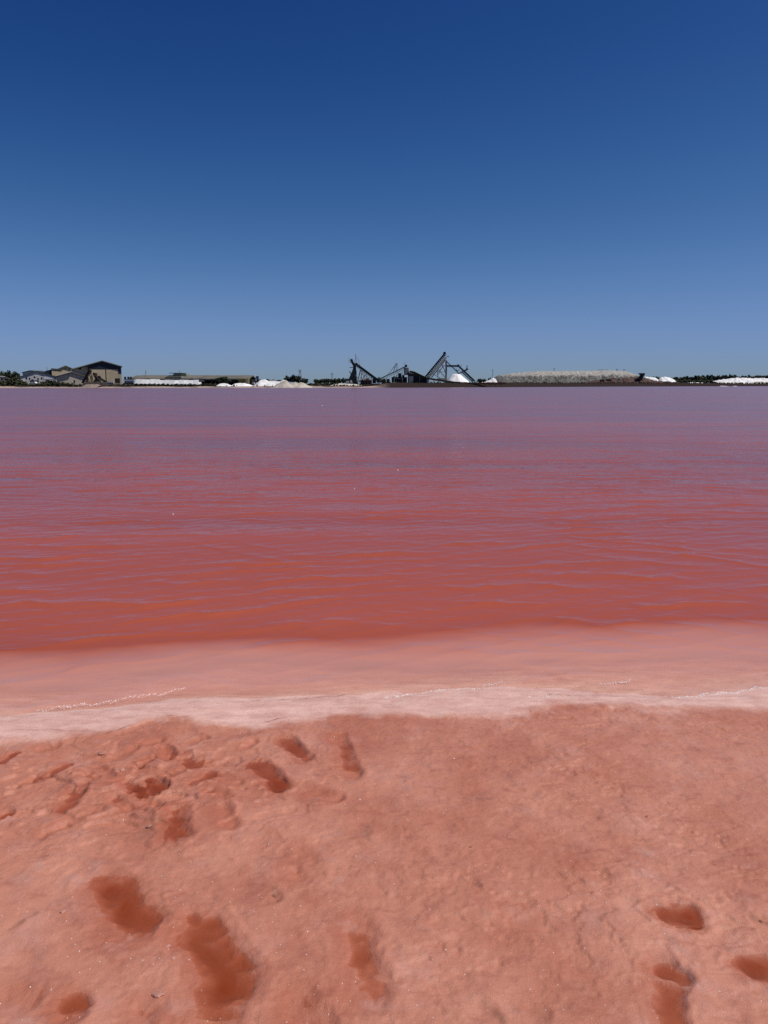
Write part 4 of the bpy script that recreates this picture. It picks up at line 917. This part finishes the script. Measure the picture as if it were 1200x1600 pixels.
def mountain_material():
    m = bpy.data.materials.new('grey_salt'); N, L = nodes(m); b = N['Principled BSDF']
    tc = N.new('ShaderNodeTexCoord').outputs['Object']; sx = N.new('ShaderNodeSeparateXYZ'); L.new(tc, sx.inputs[0])
    n1 = noise_n(N, L, tc, 0.35, 7, 0.7, .4); n2 = noise_n(N, L, tc, 0.62, 5, 0.75)
    crust = mixc(N, L, maprange(N, L, n1, .38, .62, 0, 1), (0.09, 0.086, 0.076), (0.19, 0.182, 0.165))
    crust = mixc(N, L, maprange(N, L, n2, .52, .62, 0, .9), crust, (0.022, 0.020, 0.018))
    top = mixc(N, L, n1, (0.22, 0.205, 0.178), (0.40, 0.375, 0.33))
    top = mixc(N, L, maprange(N, L, n2, .56, .64, 0, .9), top, (0.80, 0.79, 0.76))
    hgt = math_n(N, L, 'ADD', sx.outputs[2], maprange(N, L, n1, .3, .7, -2.0, 2.0))
    c = mixc(N, L, maprange(N, L, hgt, 5.6, 7.2, 0, 1), crust, top)
    L.new(c, b.inputs['Base Color']); b.inputs['Roughness'].default_value = .85
    bp = N.new('ShaderNodeBump'); bp.inputs['Strength'].default_value = .8; bp.inputs['Distance'].default_value = .6
    L.new(n2, bp.inputs['Height']); L.new(bp.outputs[0], b.inputs['Normal'])
    return m
mo = obj('salt_mountain', grid_mesh('salt_mountain', xs-cx, ys, Z), mountain_material()); mo.location = (cx, D, z0)
tag(mo, 'huge long grey crusted salt mountain behind the dark bank', 'salt heap')
for a, q, lab in ((865, 576.6, 'lone short post on top of the grey salt mountain'), (963, 577.6, 'left thin pole on the salt mountain right shoulder'), (974, 578, 'right bent pole on the salt mountain right shoulder')):
    z_top = ZA(q, D); pp = thing('post', lab, 'post', (XA(a, D), D, z_top-3)); MB().tube((XA(a, D), D, z_top-3), (XA(a, D), D, z_top), .16, 6).build('pole', M['dark'], pp); MB().box(XA(a, D)-.45, XA(a, D)+.45, D-.2, D+.2, z_top, z_top+.35).build('head', M['dark'], pp)
for i, a in enumerate((935, 940, 946)):
    pp = thing('fence_panel', ['short railing on the salt mountain crest, first from left', 'short railing on the salt mountain crest, middle one', 'short railing on the salt mountain crest, last before the pole'][i], 'railing', (XA(a, D), D, 9))
    z_ = ZA(579, D); MB().beam((XA(a-2, D), D, z_+.5), (XA(a+2, D), D, z_+.5), .2).build('rail', M['dark'], pp)
    for c in (-1.8, 1.8): MB().beam((XA(a+c, D), D, z_-1.2), (XA(a+c, D), D, z_+.5), .15).build('post', M['dark'], pp)
heap('salt_heap', 'thin white salt ramp at the left foot of the grey mountain', [(752,598.6),(757,597),(764,593.5),(770,590.8),(774,592),(777,598)], 478, 8, M['salt'], cat='salt heap', res=.4, seed=8, base=1)
heap('salt_heap', 'white salt heap hidden partly by the bank right of the mountain', [(1000,596.5),(1006,589.5),(1012,589),(1020,590.6),(1028,593.2),(1034,596.5)], 560, 16, M['salt'], 'white salt heaps right of the mountain', rough=.16, seed=9, base=1)
heap('salt_heap', 'small rounded white salt heap, second right of the mountain', [(1026,596.5),(1032,590.5),(1040,588.4),(1046,590),(1053,594.5),(1056,596.5)], 552, 14, M['salt'], 'white salt heaps right of the mountain', rough=.12, seed=10, base=1)
heap('salt_heap', 'long low white salt heap running off the right edge', [(1116,595.5),(1128,593.2),(1140,591.8),(1150,590.2),(1162,590.8),(1175,591.2),(1190,591.4),(1215,591.2),(1250,592),(1280,596)], 640, 26, M['salt'], rough=.12, seed=12, base=1)
# dark red earth bank under the mountain's right end, and the loader on it
heap('earth_bank', 'dark red brown earth bank below the right end of the salt mountain', [(905,600),(925,595.5),(945,592),(965,590.4),(990,589.6),(1003,589),(1008,592),(1020,595),(1060,597.5),(1075,600)], 497, 12, mat('red_earth', (0.035, 0.022, 0.018), .9, .5, .5, col2=(0.13, 0.075, 0.06)), cat='earth bank', rough=.18, seed=14, res=.5)
D = 494
ld = thing('loading_ramp', 'dark angular loading chute on the red earth bank', 'chute', (XA(1002, D), D, 2))
MB().prism([(XA(996, D),ZA(594, D)),(XA(1001, D),ZA(594, D)),(XA(1006.5, D),ZA(584.5, D)),(XA(1004, D),ZA(583.3, D)),(XA(1000.5, D),ZA(584, D))], D-1, D+1).build('chute', M['steel_dark'], ld)
pbox(998, 1005.8, 583, 585.2, D, -1.3, 1.3).build('hopper', M['rust'], ld); MB().beam(pt(1002.5, 590, D), pt(1003.5, 599, D), .5).beam(pt(997.5, 592, D), pt(997.5, 599, D), .5).build('leg', M['rust'], ld)
# things on the red bank
for i, (a, c, q, lab) in enumerate(((938, 944, 593.2, 'low pinkish crate on the red bank, leftmost'), (948, 955, 592.4, 'low pinkish crate on the red bank, middle'), (966, 969, 591.6, 'narrow pale crate on the red bank, right'))):
    cr_ = thing('crate', lab, 'crate', (XA(a, 488), 488, 2), 'crates on the red bank'); pbox(a, c, q, q+3.4, 488, 0, 1.5).build('box', M['red' if i < 2 else 'taupe'], cr_); pbox(a-.2, c+.2, q-.5, q-.02, 488, -.1, 1.6).build('lid', M['grey_wall'], cr_)
# pale salt strips on the bank
def strip(label, px0, px1, py, thick, D, name='salt_strip', m=None):
    heap(name, label, [(px0, py+thick), (px0+(px1-px0)*.2, py+.1), (px0+(px1-px0)*.55, py), (px0+(px1-px0)*.85, py+.2), (px1, py+thick)], D, 3.0, m or M['salt'], 'salt strips on the shore bank', cat='salt strip', rough=.25, seed=int(px0), res=.3)
strip('thin white salt strip on the dark bank below the mountain left end', 776, 822, 599.8, 2.4, 408)
strip('short beige salt strip on the dark bank below the mountain middle', 868, 906, 600.0, 2.2, 425, m=M['salt_dirty'])
strip('white salt strip on the bank at far right, first after the heaps', 1062, 1104, 597.6, 2.4, 482)
strip('pale salt strip on the bank near right edge', 1118, 1165, 597.8, 2.2, 500, m=M['salt_dirty'])
strip('small pale salt strip at the right edge of the picture', 1172, 1210, 596.0, 3, 510, m=M['salt_dirty'])
strip('thin white salt line at the far right waterline', 1100, 1160, 603.3, 0.6, 466)
strip('white salt strip at the foot of the brown shed', 684, 722, 599.6, 2.0, 352)

# ---- trees
for px, top, wd in ((2, 577.5, 20), (14, 578.2, 18), (26, 578, 14)):
    tree(px, top, wd, 415, {2: 'dark umbrella tree at the left edge', 14: 'dark umbrella tree, second from the left edge', 26: 'small dark tree just left of the grey barns'}[px], 'dark trees at the left edge')
for i, (px, top, wd) in enumerate(((-6, 594, 18), (6, 592.5, 16), (16, 589.5, 16), (24, 587.5, 18), (33, 591, 15), (40, 594.5, 12), (47, 598, 9))):
    shrub(px, top, wd, 291+rnd.uniform(-3, 4), 'olive green shrub in the thick row left of the white van', 'green shrubs left of the white van')
for i, (px, top, wd) in enumerate(((59, 597.5, 10), (67, 594.5, 13), (76, 591, 13), (84, 592, 12), (91, 594.5, 10), (98, 595.5, 10), (105, 596.5, 9), (111, 597.5, 7))):
    shrub(px, top, wd, 290+rnd.uniform(-3, 4), 'dark green shrub in the row between white van and shed', 'green shrubs before the grey barn', dark=i % 2 == 0)
for i, px in enumerate(range(213, 313, 7)):
    shrub(px, 598.6+rnd.uniform(-.8, 1.2), 9, 300+rnd.uniform(-2, 3), 'low dark shrub in the row before the white wall', 'dark shrubs before the white wall', dark=True)
for i, px in enumerate((316, 323, 329, 336)):
    shrub(px, 598.5+rnd.uniform(-.5, 1), 8, 303, 'low scrub bush between white wall and round tree', 'scrub by the round tree')
t = shrub(348.6, 584.2, 24, 330, 'round dome shaped dark tree before the warehouse', dark=True); t.name = 'round_tree'; t['category'] = 'tree'
for c in (0, 1): shrub(344+8*c, 590, 14, 329, ['dark skirt bush at left under the round tree', 'dark skirt bush at right under the round tree'][c], dark=True)
for i, (px, top, wd) in enumerate(((396, 591.5, 12), (407, 592.2, 12), (418, 592, 13), (428, 592.6, 12), (437, 593, 12))):
    tree(px, top, wd, 455, 'distant dark tree peeking over the white salt heap', 'distant trees over the white salt heap')
for px, top, wd, lab in ((449, 586.5, 12, 'dark bushy tree behind the beige heap, left of three'), (459, 585.2, 17, 'dark bushy tree behind the beige heap, middle and broadest'), (466, 585.3, 13, 'dark bushy tree behind the beige heap beside the pylon'), (476, 589.8, 14, 'lower dark tree right of the pylon')):
    tree(px, top, wd, 440, lab, 'dark trees behind the beige heap')
for i, px in enumerate(range(494, 548, 6)):
    tree(px, 591.8-(px-494)*.045+rnd.uniform(-.7, .7), 10, 450, 'distant dark tree in the row left of the loading tower', 'distant trees left of the tower')
for i, px in enumerate(range(486, 527, 8)):
    shrub(px, 597.5+rnd.uniform(-.6, .8), 11, 345, 'low scrub bush on the shore left of the sand spit', 'scrub left of the sand spit', dark=i % 2 == 0)
for i, (px, top, wd) in enumerate(((574, 590.5, 9), (592, 588.8, 10), (599, 590, 9))):
    tree(px, top, wd, 430, 'distant dark tree seen between the two central conveyors', 'distant trees between the conveyors')
for px, top, wd, lab in ((750, 590.6, 11, 'dark round tree left of the grey mountain, taller'), (757, 591.5, 9, 'dark tree right beside the taller round one'), (765, 588.4, 6, 'thin dark tree by the pole at the mountain left foot')):
    tree(px, top, wd, 560, lab, 'dark trees left of the mountain', base=600)
k = 0
for px in range(1008, 1215, 6):
    base_t = np.interp(px, [1008, 1030, 1050, 1080, 1105, 1125, 1140, 1160, 1180, 1200], [588, 587.6, 589, 587, 585, 586.5, 584, 586.5, 586, 584.5])
    tree(px, base_t+rnd.uniform(-1, 1.3), rnd.uniform(9, 14), 820+rnd.uniform(-20, 30), 'dark green tree in the distant row beyond the right salt heaps', 'distant trees at right', base=599.5); k += 1
for i, px in enumerate(range(1056, 1122, 7)):
    shrub(px, 592.5+rnd.uniform(-.6, .6), 12, 690, 'grey green bush in the belt below the distant trees', 'grey green bushes at right', base=598.5)
tree(1141.5, 584, 4, 800, 'thin spire shaped tree above the distant row at right', base=599.5)
# low scrub along the shore: nobody could count it
v, f = [], []
def tuft(x, y, z, s):
    n = len(v)
    for k in range(4):
        a = rnd.random()*6.28; w_ = s*rnd.uniform(.3, .7); h_ = s*rnd.uniform(.5, 1.2); lx_ = rnd.uniform(-.4, .4)*s
        i0 = len(v); v.extend([(x-w_*math.cos(a), y-w_*math.sin(a), z-.1), (x+w_*math.cos(a), y+w_*math.sin(a), z-.1), (x+lx_, y+lx_*.5, z+h_)]); f.append((i0, i0+1, i0+2))
for i in range(7000):
    x = rnd.uniform(-190, 330); D = float(shore(np.array([x]))[0])+rnd.uniform(7, 26)
    if XA(330, 310) < x < XA(520, 310) and rnd.random() < .75: continue
    tuft(x, D, land_z(x, D), rnd.uniform(.25, .75))
me = bpy.data.meshes.new('shore_scrub'); me.from_pydata(v, [], f); me.update()
tag(obj('shore_scrub', me, mat('dry_scrub', (0.045, 0.040, 0.022), .9, .5, .08)), kind='stuff')

# ---- pylons
def pylon(px, top, D, label, wpx=5):
    x = XA(px, D); zt = ZA(top, D); z0 = 1; hw = 1.6; t = thing('pylon', label, 'pylon', (x, D, z0), 'power pylons')
    b = MB()
    for sx in (-1, 1):
        for sy in (-1, 1): b.beam((x+sx*hw, D+sy*hw, z0), (x+sx*.3, D+sy*.3, zt), .22)
    for i in range(7):
        u, u2 = i/7, (i+1)/7; a, c = hw+(0.3-hw)*u, hw+(.3-hw)*u2; za, zc = z0+(zt-z0)*u, z0+(zt-z0)*u2
        b.beam((x-a, D-a, za), (x+c, D-c, zc), .14); b.beam((x+a, D-a, za), (x-c, D-c, zc), .14)
    b.build('lattice', M['steel_grey'], t)
    ww_ = wpx*D/FPX/2
    for q in (.96, .86): MB().beam((x-ww_, D, z0+(zt-z0)*q), (x+ww_, D, z0+(zt-z0)*q), .3).build('cross_arm', M['steel_grey'], t)
pylon(469, 577.5, 640, 'lattice pylon rising right of the dark bushy trees'); pylon(519, 582.5, 900, 'small faint pylon far left of the loading tower')
tp_ = thing('pole', 'thin tall pole at the left foot of the salt mountain', 'pole', (XA(769.5, 520), 520, 1)); MB().tube((XA(769.5, 520), 520, 1), (XA(769.5, 520), 520, ZA(577.5, 520)), .16, 6).build('shaft', M['steel_grey'], tp_); MB().beam(pt(768.3, 579, 520), pt(770.7, 579, 520), .2).build('cross_arm', M['steel_grey'], tp_)

# ---- floating salt flecks on the lake
for px, py, lab in ((553, 764, 'white fleck floating on the lake, nearest to centre'), (621, 735, 'white fleck floating on the lake right of centre'), (503, 634, 'tiny white fleck floating near the far shore'), (270, 804, 'tiny white fleck floating on the left of the lake')):
    x, y = G(px, py, 0.0); s = 0.0010*y
    b = MB(); b.tube((x, y, -.01), (x, y, .3*s+.01), s, 9, s*.7); b.tube((x+s*.8, y+.4*s, -.01), (x+s*.8, y+.4*s, .2*s+.01), s*.7, 8, s*.4)
    o = b.build('salt_fleck', M['salt'] if px < 1100 else M['rust'], None); tag(o, lab, 'fleck', 'flecks floating on the lake')
